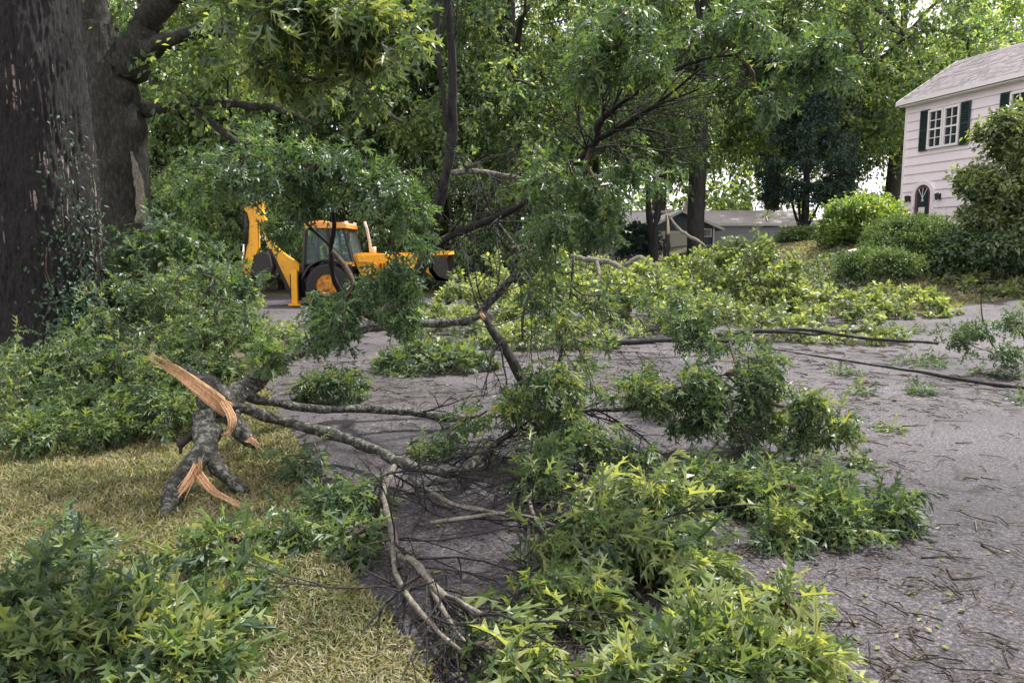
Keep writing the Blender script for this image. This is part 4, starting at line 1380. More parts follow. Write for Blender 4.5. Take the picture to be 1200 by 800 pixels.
def puff_leaves(tips, dirs, rg, ntw=10, nl=12, R=.9, droop=.5, size=(.10, .17), flat=.7):
    T = len(tips)
    a = rg.normal(size=(T, ntw, 3))
    a += dirs[:, None, :] * .5
    a[..., 2] *= flat
    a /= np.linalg.norm(a, axis=2, keepdims=True)
    Rr = R * rg.uniform(.6, 1.25, (T, ntw, 1, 1))
    u = rg.uniform(.12, 1, (T, ntw, nl, 1))
    p = tips[:, None, None, :] + a[:, :, None, :] * u * Rr
    p = p + rg.normal(size=p.shape) * .05
    p[..., 2] -= (droop * R * u ** 2)[..., 0]
    ax = a[:, :, None, :] * .5 + rg.normal(size=p.shape) * .6
    ax[..., 2] -= droop
    nr = rg.normal(size=p.shape) * .55 + np.array((0, 0, 1.0)) + a[:, :, None, :] * .3
    n_ = T * ntw * nl
    return frames(p.reshape(-1, 3), ax.reshape(-1, 3), nr.reshape(-1, 3), rg.uniform(size[0], size[1], n_))


def crown_points(rg, ells, n_, hollow=.35):
    """points in ellipsoids (cx,cy,cz,rx,ry,rz,weight), kept where a noise field is high so that gaps open"""
    ws = np.array([e[6] for e in ells], float); ws /= ws.sum()
    out = []
    sh = rg.uniform(0, 50)
    while len(out) < n_:
        e = ells[rg.choice(len(ells), p=ws)]
        u = rg.normal(size=3); u /= np.linalg.norm(u)
        rad = rg.uniform(hollow, 1) ** .6
        p = np.array(e[:3]) + u * rad * np.array(e[3:6])
        if mnoise.noise((p[0] * .42 + sh, p[1] * .42, p[2] * .55)) > -.16:
            out.append(p)
    return np.array(out)


# foliage of tree 2: mostly above the picture, some inside it
rg = np.random.default_rng(31)
tp_ = np.concatenate([crown_points(rg, [(1.0, 0, 7.6, 3.4, 3, 1.8, 1), (-1.5, .5, 8.6, 3, 3, 2, 1)], 70), blob_tips([(240, 75, 13.4, 60, 45, .8, 20), (150, 60, 14.4, 40, 35, .6, 8), (330, 30, 12.6, 70, 40, .9, 18), (420, 60, 11.9, 40, 40, .6, 8)], rg, 1) - c2])
tubes, dirs, tw = grow([subdivide(s_, .3) - np.array((*c2, 0)) for s_ in lns['limb']], tp_, rg, .010, .0, .1)
mb = wood_mb(tubes, 4)
mb.build('branches', M['bark_dark'], tree2, True)
o = link('crown', make_mesh('crown', leaf_chunks(FARL, puff_leaves(tp_, dirs, rg, 9, 10, .6, .5, (.10, .16))), M['far']), tree2)
o['kind'] = 'stuff'
tp_ = crown_points(rg, [(.5, .8, 11.5, 3.8, 3.2, 2.6, 1), (-2.6, .6, 10.6, 2.6, 3, 2, 1)], 80)
tubes, dirs, tw = grow(sk1, tp_, rg, .012, 0, .1)
wood_mb(tubes, 4).build('branches', M['bark_dark'], tree1, True)
o = link('crown', make_mesh('crown', leaf_chunks(FARL, puff_leaves(tp_, dirs, rg, 9, 9, .7, .5, (.12, .18))), M['far']), tree1)
o['kind'] = 'stuff'


# ------------------------------------------------------------------ background trees
def tree_proto(seed, H, r0, ells, ntips, mat, ntw=11, nl=13, R=1.0, droop=.55, size=(.14, .24), h_first=.25, barkm='bark_far', tpl=FARL, lean=(0, 0)):
    rg = np.random.default_rng(seed)
    ax = [(0, 0, -.3, r0 * 1.35), (0, 0, .5, r0 * 1.08), (lean[0] * .2, lean[1] * .2, H * h_first, r0 * .95), (lean[0] * .6 + rg.normal() * .2, lean[1] * .6, H * .5, r0 * .6), (lean[0], lean[1], H * .82, r0 * .2), (lean[0], lean[1], H * .95, .03)]
    S = spline(ax, 8)
    sk = [S[S[:, 2] > H * h_first]]
    bol = MB()
    bol.tube(S[:, :3], S[:, 3], 12, rough=.2, seed=seed)
    tips = crown_points(rg, ells, ntips)
    for k in range(5):     # main limbs
        e = tips[rg.integers(len(tips))]
        a_ = sk[0][rg.integers(0, max(2, len(sk[0]) // 2))]
        midp = (a_[:3] + e) / 2 + np.array((0, 0, .06 * H))
        l_ = spline([(*a_[:3], a_[3] * .6), (*midp, a_[3] * .4), (*(a_[:3] * .15 + e * .85), a_[3] * .15)], 6)
        sk.append(l_)
        bol.tube(l_[:, :3], l_[:, 3], 7, rough=.2)
    tubes, dirs, tw = grow(sk, tips, rg, .014, 0, .1, maxr=r0 * .4)
    for p, r in tubes:
        bol.tube(p, r, 4, cap=False)
    tm = make_mesh('trunk', bol.c, M[barkm], True)
    cm_ = make_mesh('crown', leaf_chunks(tpl, puff_leaves(tips, dirs, rg, ntw, nl, R, droop, size)), M[mat])
    return tm, cm_


PR = {}
PR['a'] = tree_proto(101, 17, .38, [(0, 0, 11, 5.5, 5.5, 5.5, 3), (1.5, -1, 6, 4.8, 4.5, 2.6, 1.2), (-2.5, 1, 6.5, 3.8, 4, 2.8, 1)], 330, 'far')
PR['b'] = tree_proto(102, 20, .42, [(0, 0, 13.5, 5.5, 5, 6, 3), (-2, 0, 7.5, 4.5, 4.5, 3, 1.2), (3, 1, 8.5, 3.4, 4, 3, 1)], 330, 'far', droop=.8, R=1.15)
PR['c'] = tree_proto(103, 14, .30, [(0, 0, 8, 4.8, 4.6, 5.2, 3), (0, 0, 3.6, 4, 4, 2.2, 1)], 280, 'far_bright', h_first=.15, R=.9)
PR['under'] = tree_proto(104, 6, .12, [(0, 0, 3, 3.0, 2.4, 2.8, 1)], 130, 'far', h_first=.08, R=.7, size=(.11, .19))
PR['under_b'] = tree_proto(105, 6, .12, [(0, 0, 3, 3.0, 2.4, 2.8, 1)], 130, 'far_bright', h_first=.08, R=.7, size=(.11, .19))
PR['high'] = tree_proto(106, 18, .38, [(0, 0, 12.5, 6, 5.5, 4.5, 3), (2, 0, 9.2, 4.5, 4, 1.6, 1)], 330, 'far', h_first=.42, droop=.7)


def place_tree(key, px, d, label, sc=1.0, rz=0.0, cat='tree', name='broadleaf_tree', group='trees beyond the road', sz=None):
    x = (px - 600) / F * d
    rt = thing(name, label, cat, (x, d, float(HT(x, d))), rz, group)
    rt.scale = (sc, sc, sz or sc)
    link('trunk', PR[key][0], rt)
    c = link('crown', PR[key][1], rt)
    c['kind'] = 'stuff'
    return rt


for a in [
    ('a', 200, 33, 'dark leafy tree between the second oak and the digger arm', 1.0, .4),
    ('b', 120, 40, 'tall tree seen through the gap between the two big trunks', 1.0, 1.4),
    ('b', 330, 36, 'tall drooping tree rising above the digger boom', 1.05, 2.2),
    ('a', 425, 33, 'broad tree with drooping branches behind the digger cab', 1.1, 3.6),
    ('b', 515, 37, 'tall dense tree behind the upright broken stem', 1.1, .2),
    ('a', 600, 35, 'broad leafy tree above the digger front bucket', 1.15, 5.1),
    ('b', 690, 47, 'tall tree behind the left end of the grey house', 1.25, 4.1),
    ('high', 813, 38, 'old tree with a thick bare trunk before the garage', 1.1, .9),
    ('b', 900, 58, 'tall tree over the roof of the grey house', 1.3, 1.9),
    ('a', 985, 40, 'large rounded tree left of the white house', 1.2, 2.9),
    ('a', 1040, 50, 'dark tree rising behind the white house corner', 1.35, 4.4),
    ('c', 1150, 62, 'light green tree above the white house roof ridge', 1.55, .5),
    ('c', 1250, 58, 'light green tree at the upper right corner', 1.45, 2.5),
    ('a', -60, 34, 'dark tree at the far left behind the massive trunk', 1.1, 5.6),
    ('b', 770, 62, 'tall background tree above the garage gable', 1.35, 3.2),
]:
    place_tree(*a)
for a in [
    ('under', 190, 27, 'dark bushy undergrowth tree left of the road sign', .85, .3), ('under_b', 262, 31, 'bright yellow green bush behind the road sign', .75, 1.3),
    ('under', 330, 31, 'shrubby dark growth behind the digger boom', .95, 2.1), ('under', 430, 30, 'shrubby dark growth behind the exhaust of the digger', .95, 3.3),
    ('under', 530, 30, 'shrubby growth behind the front bucket', .95, 4.4), ('under', 600, 31, 'leafy bush above the heap right of the bucket', .95, 5.5),
    ('under', 668, 36, 'dark bush at the left end of the grey house', .9, .9), ('under_b', 130, 30, 'pale bush between the two trunks', .8, 2.4), ('under_b', 480, 34, 'pale bush behind the drooping leaves over the digger', .8, 1.2),
]:
    place_tree(*a, cat='bush', name='bush', group='bushes beyond the road')

# far woods closing the view
rg = np.random.default_rng(55)
pts = []
for k in range(760):
    x = rg.uniform(-62, 75)
    d = rg.uniform(66, 82)
    top_ = 17 + 7 * mnoise.noise((x * .07, 0, 0))
    pts.append((x, d, 1.5 + abs(rg.uniform(0, 1)) ** .8 * top_ * (1 if k < 520 else .4)))
pts = np.array(pts)
dirs = np.tile(np.array((0, -.4, .2)), (len(pts), 1))
o = link('far_woods', make_mesh('far_woods', leaf_chunks(FARL, puff_leaves(pts, dirs, rg, 11, 9, 2.3, .5, (.4, .7))), M['far']))
tag(o, 'distant woods closing the view behind the houses', 'woods', kind='stuff')

# thin trunks before the garage
def stem(label, rows, name, mat='bark_dark', seed=0, cat='tree'):
    S = pxline(rows, 6)
    b0 = S[0, :3].copy(); b0[2] = float(HT(b0[0], b0[1])); S[0, 2] = b0[2] - .1
    rt = thing(name, label, cat, tuple(b0))
    mb = MB(); s2 = knobbly(subdivide(S, .3), seed)
    mb.tube(s2[:, :3] - b0, s2[:, 3], 9, rough=.2, seed=seed)
    mb.build('trunk', M[mat], rt, True)
    return rt, S, b0


def stem_crown(rt, S, b0, seed, ells, n_=60, mat='far', R=.8):
    rg = np.random.default_rng(seed)
    tips = crown_points(rg, ells, n_)
    tubes, dirs, _ = grow([S[len(S) // 2:]], tips, rg, .01, 0, .1, maxr=.06)
    mb = MB()
    for p, r in tubes: mb.tube(p - b0, r, 4, cap=False)
    mb.build('branches', M['bark_dark'], rt, True)
    ch = leaf_chunks(FARL, puff_leaves(tips - b0, dirs, rg, 9, 11, R, .6, (.13, .22)))
    c = link('crown', make_mesh('crown', ch, M[mat]), rt)
    c['kind'] = 'stuff'


rt, S, b0 = stem('slender straight dark tree left of the leaning one before the garage', [(764, 312, 36, .16), (762, 270, 36, .14), (760, 235, 36, .13), (758, 190, 36, .12), (755, 130, 36, .09), (752, 60, 36, .04)], 'slender_tree', seed=1)
stem_crown(rt, S, b0, 71, [(*W(750, 140, 36), 2.6, 2, 2.6, 1)])
rt, S, b0 = stem('slender leaning dark tree before the garage, with ivy clad foot', [(766, 312, 35, .2), (768, 285, 35, .18), (769, 262, 35, .15), (774, 230, 35, .13), (780, 180, 35, .11), (786, 110, 35, .05)], 'slender_tree', seed=2)
stem_crown(rt, S, b0, 72, [(*W(790, 150, 35), 2.4, 2, 2.4, 1)])
rt, S, b0 = stem('snapped sapling with a pale torn top in front of the garage door', [(784, 312, 28, .09), (783, 285, 28, .085), (783, 262, 28, .075), (781, 252, 28, .06)], 'snapped_sapling', seed=3)
splinter(rt, b0, [W(783, 275, 27.9), W(783, 262, 27.9), W(781, 250, 27.9), W(779, 242, 27.9)], .10, seed=21, strands=4, spread=-.3, thick=.05, mat='wood_pale')
rt, S, b0 = stem('short broken stub beside the snapped sapling', [(780, 312, 28.3, .06), (779, 290, 28.3, .055), (779, 280, 28.3, .05)], 'broken_stub', seed=4, cat='stump')

# dark evergreen in front of the right end of the grey house
def evergreen(label, px, d, H, rad, seed, zlo=2.2):
    x = (px - 600) / F * d
    z0 = float(HT(x, d))
    rt = thing('evergreen_tree', label, 'tree', (x, d, z0))
    rg = np.random.default_rng(seed)
    S = spline([(0, 0, -.2, .2), (.05, 0, 2, .17), (0, 0, H * .6, .1), (0, 0, H, .02)], 8)
    mb = MB(); mb.tube(S[:, :3], S[:, 3], 10, rough=.2)
    for (ax_, bx) in ((-.9, 2.6), (.8, 2.4), (-.5, 2.9)):
        s2 = spline([(0, 0, .5, .09), (ax_ * .5, -.1, 1.3, .07), (ax_, -.2, bx, .04)], 5); mb.tube(s2[:, :3], s2[:, 3], 7)
    tips = []
    while len(tips) < 300:
        z = zlo + (H - zlo) * rg.uniform(0, 1) ** 1.1
        rmax = rad * (1 - ((z - zlo) / (H - zlo)) ** 1.5) * (1 if z > zlo + 1 else .75)
        a = rg.uniform(0, 6.28); r_ = rmax * rg.uniform(.2, 1) ** .5
        p = np.array((math.cos(a) * r_, math.sin(a) * r_, z - .12 * r_))
        if mnoise.noise((p[0] * .7 + seed, p[1] * .7, p[2] * .9)) > -.25: tips.append(p)
    tips = np.array(tips)
    tubes, dirs, _ = grow([S[6:]], tips, rg, .008, 0, .06)
    for p, r in tubes: mb.tube(p, r, 4, cap=False)
    mb.build('trunk', M['bark_dark'], rt, True)
    c = link('crown', make_mesh('crown', leaf_chunks(FARL, puff_leaves(tips, dirs, rg, 11, 14, .55, .3, (.09, .16), .5)), M['conifer']), rt)
    c['kind'] = 'stuff'


evergreen('dark blue green evergreen tree over the right end of the grey house', 938, 37, 9.2, 2.7, 81)


def shrub(label, px, py, d, rx, ry, rd, n_, seed, mat, tpl=FARL, size=(.08, .14), R=.35, name='shrub', droop=.2, ntw=8, nl=9, cat='shrub', flatt=.7, bottom=0.0, wid=1.0, blobs=None):
    c = W(px, py, d)
    z0 = float(HT(c[0], d))
    m_ = d / F
    c[2] = max(c[2], z0 + .5 * ry * m_)
    rt = thing(name, label, cat, (c[0], d, z0))
    rg = np.random.default_rng(seed)
    H = c[2] - z0 + ry * m_
    tips = []
    for bx, by, brx, bry, brd, bn in (blobs or []):
        cb = W(bx, by, d) - np.array((c[0], d, z0))
        for _ in range(bn):
            u = rg.normal(size=3); u /= np.linalg.norm(u)
            tips.append(cb + u * rg.uniform(.3, 1) ** .5 * np.array((brx * m_, brd, bry * m_)))
    while len(tips) < n_ and not blobs:
        u = rg.normal(size=3); u /= np.linalg.norm(u)
        u[2] = u[2] if u[2] > -.55 else -u[2]
        p = u * rg.uniform(.45, 1) ** .5 * np.array((rx * m_, rd, ry * m_))
        p[2] += c[2] - z0
        if p[2] > bottom and mnoise.noise((p[0] * 1.3 + seed, p[1] * 1.3, p[2] * 1.6)) > -.3:
            tips.append(p)
    tips = np.array(tips)
    sk = [spline([(dx * .12, dy * .12, -.05, .05), (dx * .3, dy * .3, H * .3, .04), (dx * .6, dy * .6, H * .55, .02)], 5) for dx, dy in ((1, 0), (-1, .3), (0, -1), (.3, .8))]
    tubes, dirs, _ = grow(sk, tips, rg, .005, 0, .1)
    mb = MB()
    for s_ in sk: mb.tube(s_[:, :3], s_[:, 3], 6)
    for p, r in tubes: mb.tube(p, r, 3, cap=False)
    mb.build('stems', M['twig'], rt, True)
    o = link('foliage', make_mesh('foliage', leaf_chunks(tpl, puff_leaves(tips, dirs, rg, ntw, nl, R, droop, size, flatt), None, 0, wid)), rt)
    o.data.materials.append(M[mat]) if not o.data.materials else None
    o['kind'] = 'stuff'
    return rt


_mm = make_mesh


def make_mesh(name, chunks, mats=None, smooth=False):
    return _mm(name, chunks, mats if mats is not None else [], smooth)


shrub('bright yellow green maple like shrub left of the white house corner', 1010, 262, 25, 46, 30, 1.2, 190, 91, 'far_bright', size=(.09, .15), R=.38)
shrub('feathery dark green evergreen shrub below the arched door', 1072, 287, 22.5, 58, 30, 1.3, 300, 92, 'yew', size=(.06, .13), R=.38, wid=.6, droop=.1)
shrub('low dark evergreen shrub under the feathery one', 1030, 308, 21, 45, 13, .9, 130, 93, 'yew', size=(.06, .12), R=.3, wid=.6)
shrub('clipped green bush beside the feathery evergreen shrub', 985, 285, 26, 22, 16, .8, 90, 94, 'yew', size=(.06, .1), R=.25)
shrub('large leaved small tree reaching over the right edge before the white house', 1196, 212, 21, 66, 84, 1.4, 420, 95, 'oak_light', tpl=BROAD, size=(.12, .18), R=.32, name='small_tree', cat='tree', ntw=8, nl=8, blobs=[(1172, 152, 22, 16, .6, 26), (1192, 172, 26, 18, .7, 34), (1142, 208, 16, 12, .5, 22), (1165, 222, 26, 16, .7, 40), (1200, 215, 26, 28, .9, 46), (1150, 250, 18, 12, .5, 18), (1190, 255, 34, 18, .8, 44), (1220, 240, 26, 50, 1.0, 40), (1215, 135, 20, 22, .7, 22), (1165, 285, 40, 16, .9, 40), (1200, 290, 30, 20, .9, 30)])
shrub('dark spreading bush under the large leaved tree', 1150, 298, 21.3, 66, 26, 1.0, 260, 96, 'oak_dark', tpl=BROAD, size=(.09, .15), R=.32)
shrub('round ivy dark bush before the garage between the thin trunks', 748, 285, 38, 24, 20, 1.2, 110, 97, 'conifer', size=(.13, .2), R=.4)
shrub('dark shrub at the foot of the evergreen tree', 940, 296, 33, 26, 10, .9, 70, 98, 'yew', size=(.10, .16), R=.35)
# ground cover
rg = np.random.default_rng(66)
n_ = 9000
x = rg.uniform(8.5, 19, n_); y = far_edge(x) + rg.uniform(2.6, 7, n_)
k = np.array([mnoise.noise((a_ * .5, b_ * .5, 3)) for a_, b_ in zip(x, y)]) > -.05 + .012 * (19 - y) * 0
x, y = x[k], y[k]
P = np.stack((x, y, HT(x, y) + rg.uniform(.02, .2, len(x))), 1)
fr = frames(P, rg.normal(size=(len(x), 3)), rg.normal(size=(len(x), 3)) * .4 + np.array((0, 0, 1)), rg.uniform(.08, .17, len(x)))
o = link('ground_cover', make_mesh('ground_cover', leaf_chunks(BROAD, fr), M['oak']))
tag(o, 'leafy ground cover on the bank before the white house', 'ground cover', kind='stuff')

# ------------------------------------------------------------------ white house
HC = np.array((14.55, 28.0))
ud = np.array((.279, -.960)); ud /= np.linalg.norm(ud)
nd = np.array((ud[1], -ud[0]))          # outward normal of the street front (towards -x)
Z0 = 1.85
hang = math.atan2(ud[1], ud[0])
house = thing('white_house', 'two storey white clapboard house with dark shutters and arched plum door', 'house', (HC[0], HC[1], Z0), hang)
# local frame: +x along the front, -y outward to the street, z up
LEN, DEP, EAV = 13.0, 4.7, 5.25
siding = (0.0, 0.0)
mb = MB()
mb.box((LEN / 2, DEP / 2 + .03, EAV / 2 - .2), (LEN - .02, DEP, EAV + .35))
mb.build('wall', M['siding'], house)
mb = MB(); mb.box((LEN / 2, DEP / 2 + .03, -1.3), (LEN + .03, DEP + .02, 2.2)); mb.build('foundation', M['plaster'], house)


def board_mesh(L, h):
    m_ = MB()
    m_.prism([(-.040, .012), (-.044, .03), (-.006, h + .012), (.02, h + .012), (.02, 0), (-.004, 0)], 0, L, axis='x')
    return make_mesh('clapboard', m_.c, M['siding'])


BH = .315
bme = board_mesh(LEN, BH)
nb = int(EAV / BH) + 1
for i in range(nb):
    z = -.25 + i * BH
    if z + BH > EAV + .05: break
    link('clapboard', bme, house, (0, 0, z))
gm = board_mesh(DEP, BH)
for i in range(nb):
    z = -.25 + i * BH
    if z + BH > EAV + .05: break
    link('clapboard', gm, house, (0, DEP + .03, z), (0, 0, -math.pi / 2))
mb = MB(); mb.box((-.012, -.012, EAV / 2 - .1), (.09, .09, EAV + .2)); mb.build('corner_board', M['trim'], house)
RZ, RY = 7.05 - 0.0, DEP / 2
ridge = EAV + 1.65
mb = MB()
mb.prism([(-.32, EAV - .02), (RY, ridge), (RY, ridge - .16), (-.30, EAV - .16)], -.22, LEN + .2, axis='x')
mb.prism([(RY + .002, ridge), (DEP + .32, EAV - .02), (DEP + .30, EAV - .16), (RY + .002, ridge - .16)], -.22, LEN + .2, axis='x')
roofo = mb.build('roof', M['shingle'], house)
# shingle courses standing proud of the slope, joined as they are too small to pick apart
mb = MB()
sl = math.atan2(ridge - EAV + .02, RY + .32)
sll = math.hypot(ridge - EAV + .02, RY + .32)
rg = np.random.default_rng(3)
rotm = Matrix.Rotation(sl, 3, 'X')
row = .17
kx = 0
for r_ in range(int(sll / row)):
    s0 = r_ * row
    x0 = -.22 + (.16 if r_ % 2 else 0)
    while x0 < LEN:
        w_ = rg.uniform(.26, .36)
        c_ = np.array((x0 + w_ / 2, -.32 + (s0 + row / 2) * math.cos(sl), EAV - .02 + (s0 + row / 2) * math.sin(sl)))
        up_ = rg.uniform(.004, .016)
        c_ = c_ + np.array((0, -math.sin(sl), math.cos(sl))) * up_
        mb.box(c_, (w_ - .012, row * .97, .014), rot=rotm, m=int(rg.integers(0, 3)))
        x0 += w_
sh_a = simple('shingle_light', (.19, .168, .182), .85, .2, 12)
sh_b = simple('shingle_mid', (.155, .137, .148), .85, .2, 12)
sh_c = simple('shingle_dark', (.125, .11, .12), .85, .2, 12)
o = mb.build('shingles', [sh_a, sh_b, sh_c], roofo); o['kind'] = 'stuff'
mb = MB(); mb.box((LEN / 2, -.335, EAV - .08), (LEN + .4, .07, .14)); mb.box((LEN / 2, -.16, EAV - .19), (LEN + .2, .3, .03)); mb.build('gutter', M['trim'], house)
mb = MB(); mb.prism([(-.34, EAV - .17), (-.34, EAV - .01), (RY, ridge + .01), (DEP + .34, EAV - .01), (DEP + .34, EAV - .17), (RY, ridge - .16)], -.25, -.221, axis='x'); mb.build('rake_board', M['trim'], house)


def sash_window(parent, x, z0, w, h, y=-.085, cols=2, rows=4, y_sgn=-1, frame_mat='trim', sill=True):
    f = MB(); t_ = .07
    f.box((x - w / 2 - t_ / 2, y, (z0 + z0 + h) / 2), (t_, .10, h + 2 * t_))
    f.box((x + w / 2 + t_ / 2, y, (z0 + z0 + h) / 2), (t_, .10, h + 2 * t_))
    f.box((x, y, z0 + h + t_ / 2), (w, .10, t_)); f.box((x, y, z0 - t_ / 2), (w, .12, t_))
    win = f.build('window', M[frame_mat], parent)
    m_ = MB()
    for i in range(1, cols):
        m_.box((x - w / 2 + w * i / cols, y - .012, z0 + h / 2), (.025, .03, h))
    for j in range(1, rows):
        m_.box((x, y - .015, z0 + h * j / rows), (w, .032, .055 if j == rows // 2 else .025))
    m_.build('glazing_bars', M[frame_mat], win)
    for i in range(cols):
        for j in range(rows):
            p = MB(); p.box((x - w / 2 + w * (i + .5) / cols, y + .012, z0 + h * (j + .5) / rows), (w / cols - .02, .01, h / rows - .02))
            p.build('pane', M['glass'], win)
    return win


def shutter(parent, x, z0, w, h, y=-.075):
    s_ = MB()
    s_.box((x - w / 2 + .025, y, z0 + h / 2), (.05, .05, h)); s_.box((x + w / 2 - .025, y, z0 + h / 2), (.05, .05, h))
    for zz_ in (z0 + .03, z0 + h / 2, z0 + h - .03): s_.box((x, y, zz_), (w - .1, .048, .06))
    s_.box((x, y + .022, z0 + h / 2), (w - .1, .012, h))
    nS = 16
    for k in range(nS):
        z = z0 + .06 + (h - .12) * (k + .5) / nS
        s_.box((x, y + .004, z), (w - .1, .035, .035), rot=Matrix.Rotation(.5, 3, 'X'))
    return s_.build('shutter', M['shutter'], parent)


wz, wh = 3.47, 1.2
shutter(house, .86, wz - .1, .36, wh + .22)
sash_window(house, 1.38, wz, .50, wh)
sash_window(house, 2.04, wz, .50, wh)
shutter(house, 2.56, wz - .1, .36, wh + .22)
shutter(house, 4.0, wz - .1, .34, wh + .22)
sash_window(house, 4.52, wz, .50, wh); sash_window(house, 5.18, wz, .50, wh); shutter(house, 5.7, wz - .1, .34, wh + .22)
# arched door
def arch(cx, w, z0, h, n=14):
    r_ = w / 2
    return [(cx - r_, z0)] + [(cx - r_ * math.cos(t), z0 + h - r_ + r_ * math.sin(t)) for t in np.linspace(0, math.pi, n)] + [(cx + r_, z0)]


dx_, dw, dh = 1.0, .70, 2.18
dmb = MB()
outer, inner = arch(dx_, dw + .26, 0, dh + .13), arch(dx_, dw, 0, dh)
n_ = len(outer)
v = [(a_, -.095, b_) for a_, b_ in outer] + [(a_, -.095, b_) for a_, b_ in inner] + [(a_, .02, b_) for a_, b_ in outer] + [(a_, .02, b_) for a_, b_ in inner]
f = []
for i in range(n_ - 1):
    f += [(i, n_ + i, n_ + i + 1, i + 1), (i, i + 1, 2 * n_ + i + 1, 2 * n_ + i), (n_ + i, 3 * n_ + i, 3 * n_ + i + 1, n_ + i + 1)]
dmb.add(np.array(v), f)
dmb.build('door_surround', M['trim'], house)
dm = MB(); dm.prism(arch(dx_, dw - .004, 0, dh - .004), -.062, -.005)
door = dm.build('door', M['doorpurple'], house)
dg = MB(); dg.prism(arch(dx_, dw - .2, 1.05, dh - 1.05 - .1), -.070, -.0625); dg.build('fanlight', M['glass'], door)
dbm = MB()
for a_ in (-.5, 0, .5): dbm.box((dx_ + .14 * math.sin(a_), -.078, 1.8 + .02), (.015, .012, .5), rot=Matrix.Rotation(a_, 3, 'Y'))
dbm.build('glazing_bars', M['trim'], door)
wr_ = MB(); 
wr_.box((dx_, -.085, 1.28), (.26, .02, .2)); wr_.build('paper_notice', M['paper'], door)
kb = MB(); kb.cyl((dx_ + .26, -.06, 1.0), (dx_ + .26, -.13, 1.0), .03, n=10); kb.build('handle', M['lantern'], door)
for lx in (.38, 1.72):
    t_ = thing('wall_lantern', 'black wall lantern left of the arched door' if lx < 1 else 'black wall lantern right of the arched door', 'lantern')
    t_.parent = None
    Rm = Matrix.Rotation(hang, 4, 'Z')
    pw = Matrix.Translation((HC[0], HC[1], Z0)) @ Rm @ Matrix.Translation((lx, -.04, 1.72))
    t_.location = pw.to_translation(); t_.rotation_euler = (0, 0, hang)
    t_['group'] = 'lanterns beside the arched door'
    m_ = MB(); m_.box((0, .01, 0), (.09, .03, .2)); m_.tube([(0, 0, .05), (0, -.08, .12), (0, -.14, .08)], .012, 6); m_.build('bracket', M['lantern'], t_)
    m_ = MB(); m_.tube([(0, -.14, -.13), (0, -.14, -.10), (0, -.14, .05), (0, -.14, .08), (0, -.14, .12)], [.03, .055, .08, .09, .015], 6); m_.build('lamp_body', M['lantern'], t_)
for k in range(3):
    pass
m_ = MB(); m_.box((dx_, -.5, -.12), (1.3, .9, .16)); m_.box((dx_, -.75, -.30), (1.5, 1.3, .16)); m_.build('door_step', M['plaster'], house)
# white handrail among the shrubs
t_ = thing('handrail', 'short white sloping handrail poking out of the shrubs', 'handrail', (0, 0, 0))
A_, B_ = W(1026, 287, 23.5), W(1043, 273, 23.9)
zg = float(HT(A_[0], A_[1])); t_.location = (A_[0], A_[1], zg)
bb = np.array(t_.location)
m_ = MB(); m_.tube([A_ - bb, B_ - bb], .06, 4); m_.build('rail', M['trim'], t_)
m_ = MB(); m_.tube([A_ - bb + (0, 0, -.02), (A_ - bb)[:2].tolist() + [-.1]], .03, 4); m_.build('post', M['trim'], t_)
m_ = MB(); q_ = B_ - bb; m_.tube([q_ + (-.03, 0, -.02), (q_[0] - .03, q_[1], float(HT(B_[0], B_[1])) - zg - .1)], .03, 4); m_.build('post', M['trim'], t_)
# pale stones by the path
for i, (px, py, w_, h_, lb) in enumerate(((1001, 305, .32, .18, 'small upright pale stone on the bank left of the shrubs'), (1010, 311, .5, .1, 'flat pale stone lying beside the small upright one'))):
    d_ = 23.0; c_ = W(px, py, d_)
    bm = bmesh.new(); bmesh.ops.create_icosphere(bm, subdivisions=2, radius=1)
    for v_ in bm.verts:
        k_ = 1 + .18 * mnoise.noise(v_.co * 2 + Vector((i * 5, 0, 0)))
        v_.co = Vector((v_.co.x * w_ * k_, v_.co.y * .25 * k_, v_.co.z * h_ * k_))
    me = bpy.data.meshes.new('stone'); bm.to_mesh(me); bm.free(); me.materials.append(M['plaster'])
    tag(link('stone', me, None, (c_[0], d_, float(HT(c_[0], d_)) + h_ * .5)), lb, 'stone')

# ------------------------------------------------------------------ grey ranch house
D0 = 52.0
kx_ = D0 / F
X = lambda px: (px - 600) * kx_
ZZ = lambda py: CAM_H + (293 - py) * kx_
zf = .88
ranch = thing('grey_house', 'single storey grey house with slate blue garage gable and pale shingle roof', 'house', (X(700) - .5, D0, zf))
RB = np.array((X(700), D0, zf))
def rl(px): return X(px) - RB[0]
def rz(py): return ZZ(py) - zf
mb = MB()
mb.prism([(rl(702), -.3), (rl(702), rz(272)), (rl(715), rz(254)), (rl(737), rz(268)), (rl(748), rz(268)), (rl(748), -.3)], -.6, 7.5)
mb.box(((rl(748) + rl(772)) / 2, 3.5, 1.1), (rl(772) - rl(748), 7.9, 2.7))
mb.box(((rl(836) + rl(965)) / 2, 4.4, 1.1), (rl(965) - rl(836), 6.9, 2.7))
wall_o = mb.build('wall', M['greysiding'], ranch)
mb = MB()
ga, gb, gp = rl(768), rl(838), rl(799)
mb.prism([(ga, -.3), (ga, rz(267)), (gp, rz(250)), (gb, rz(267)), (gb, -.3)], -1.2, 6)
mb.build('garage_wall', M['bluesiding'], ranch)
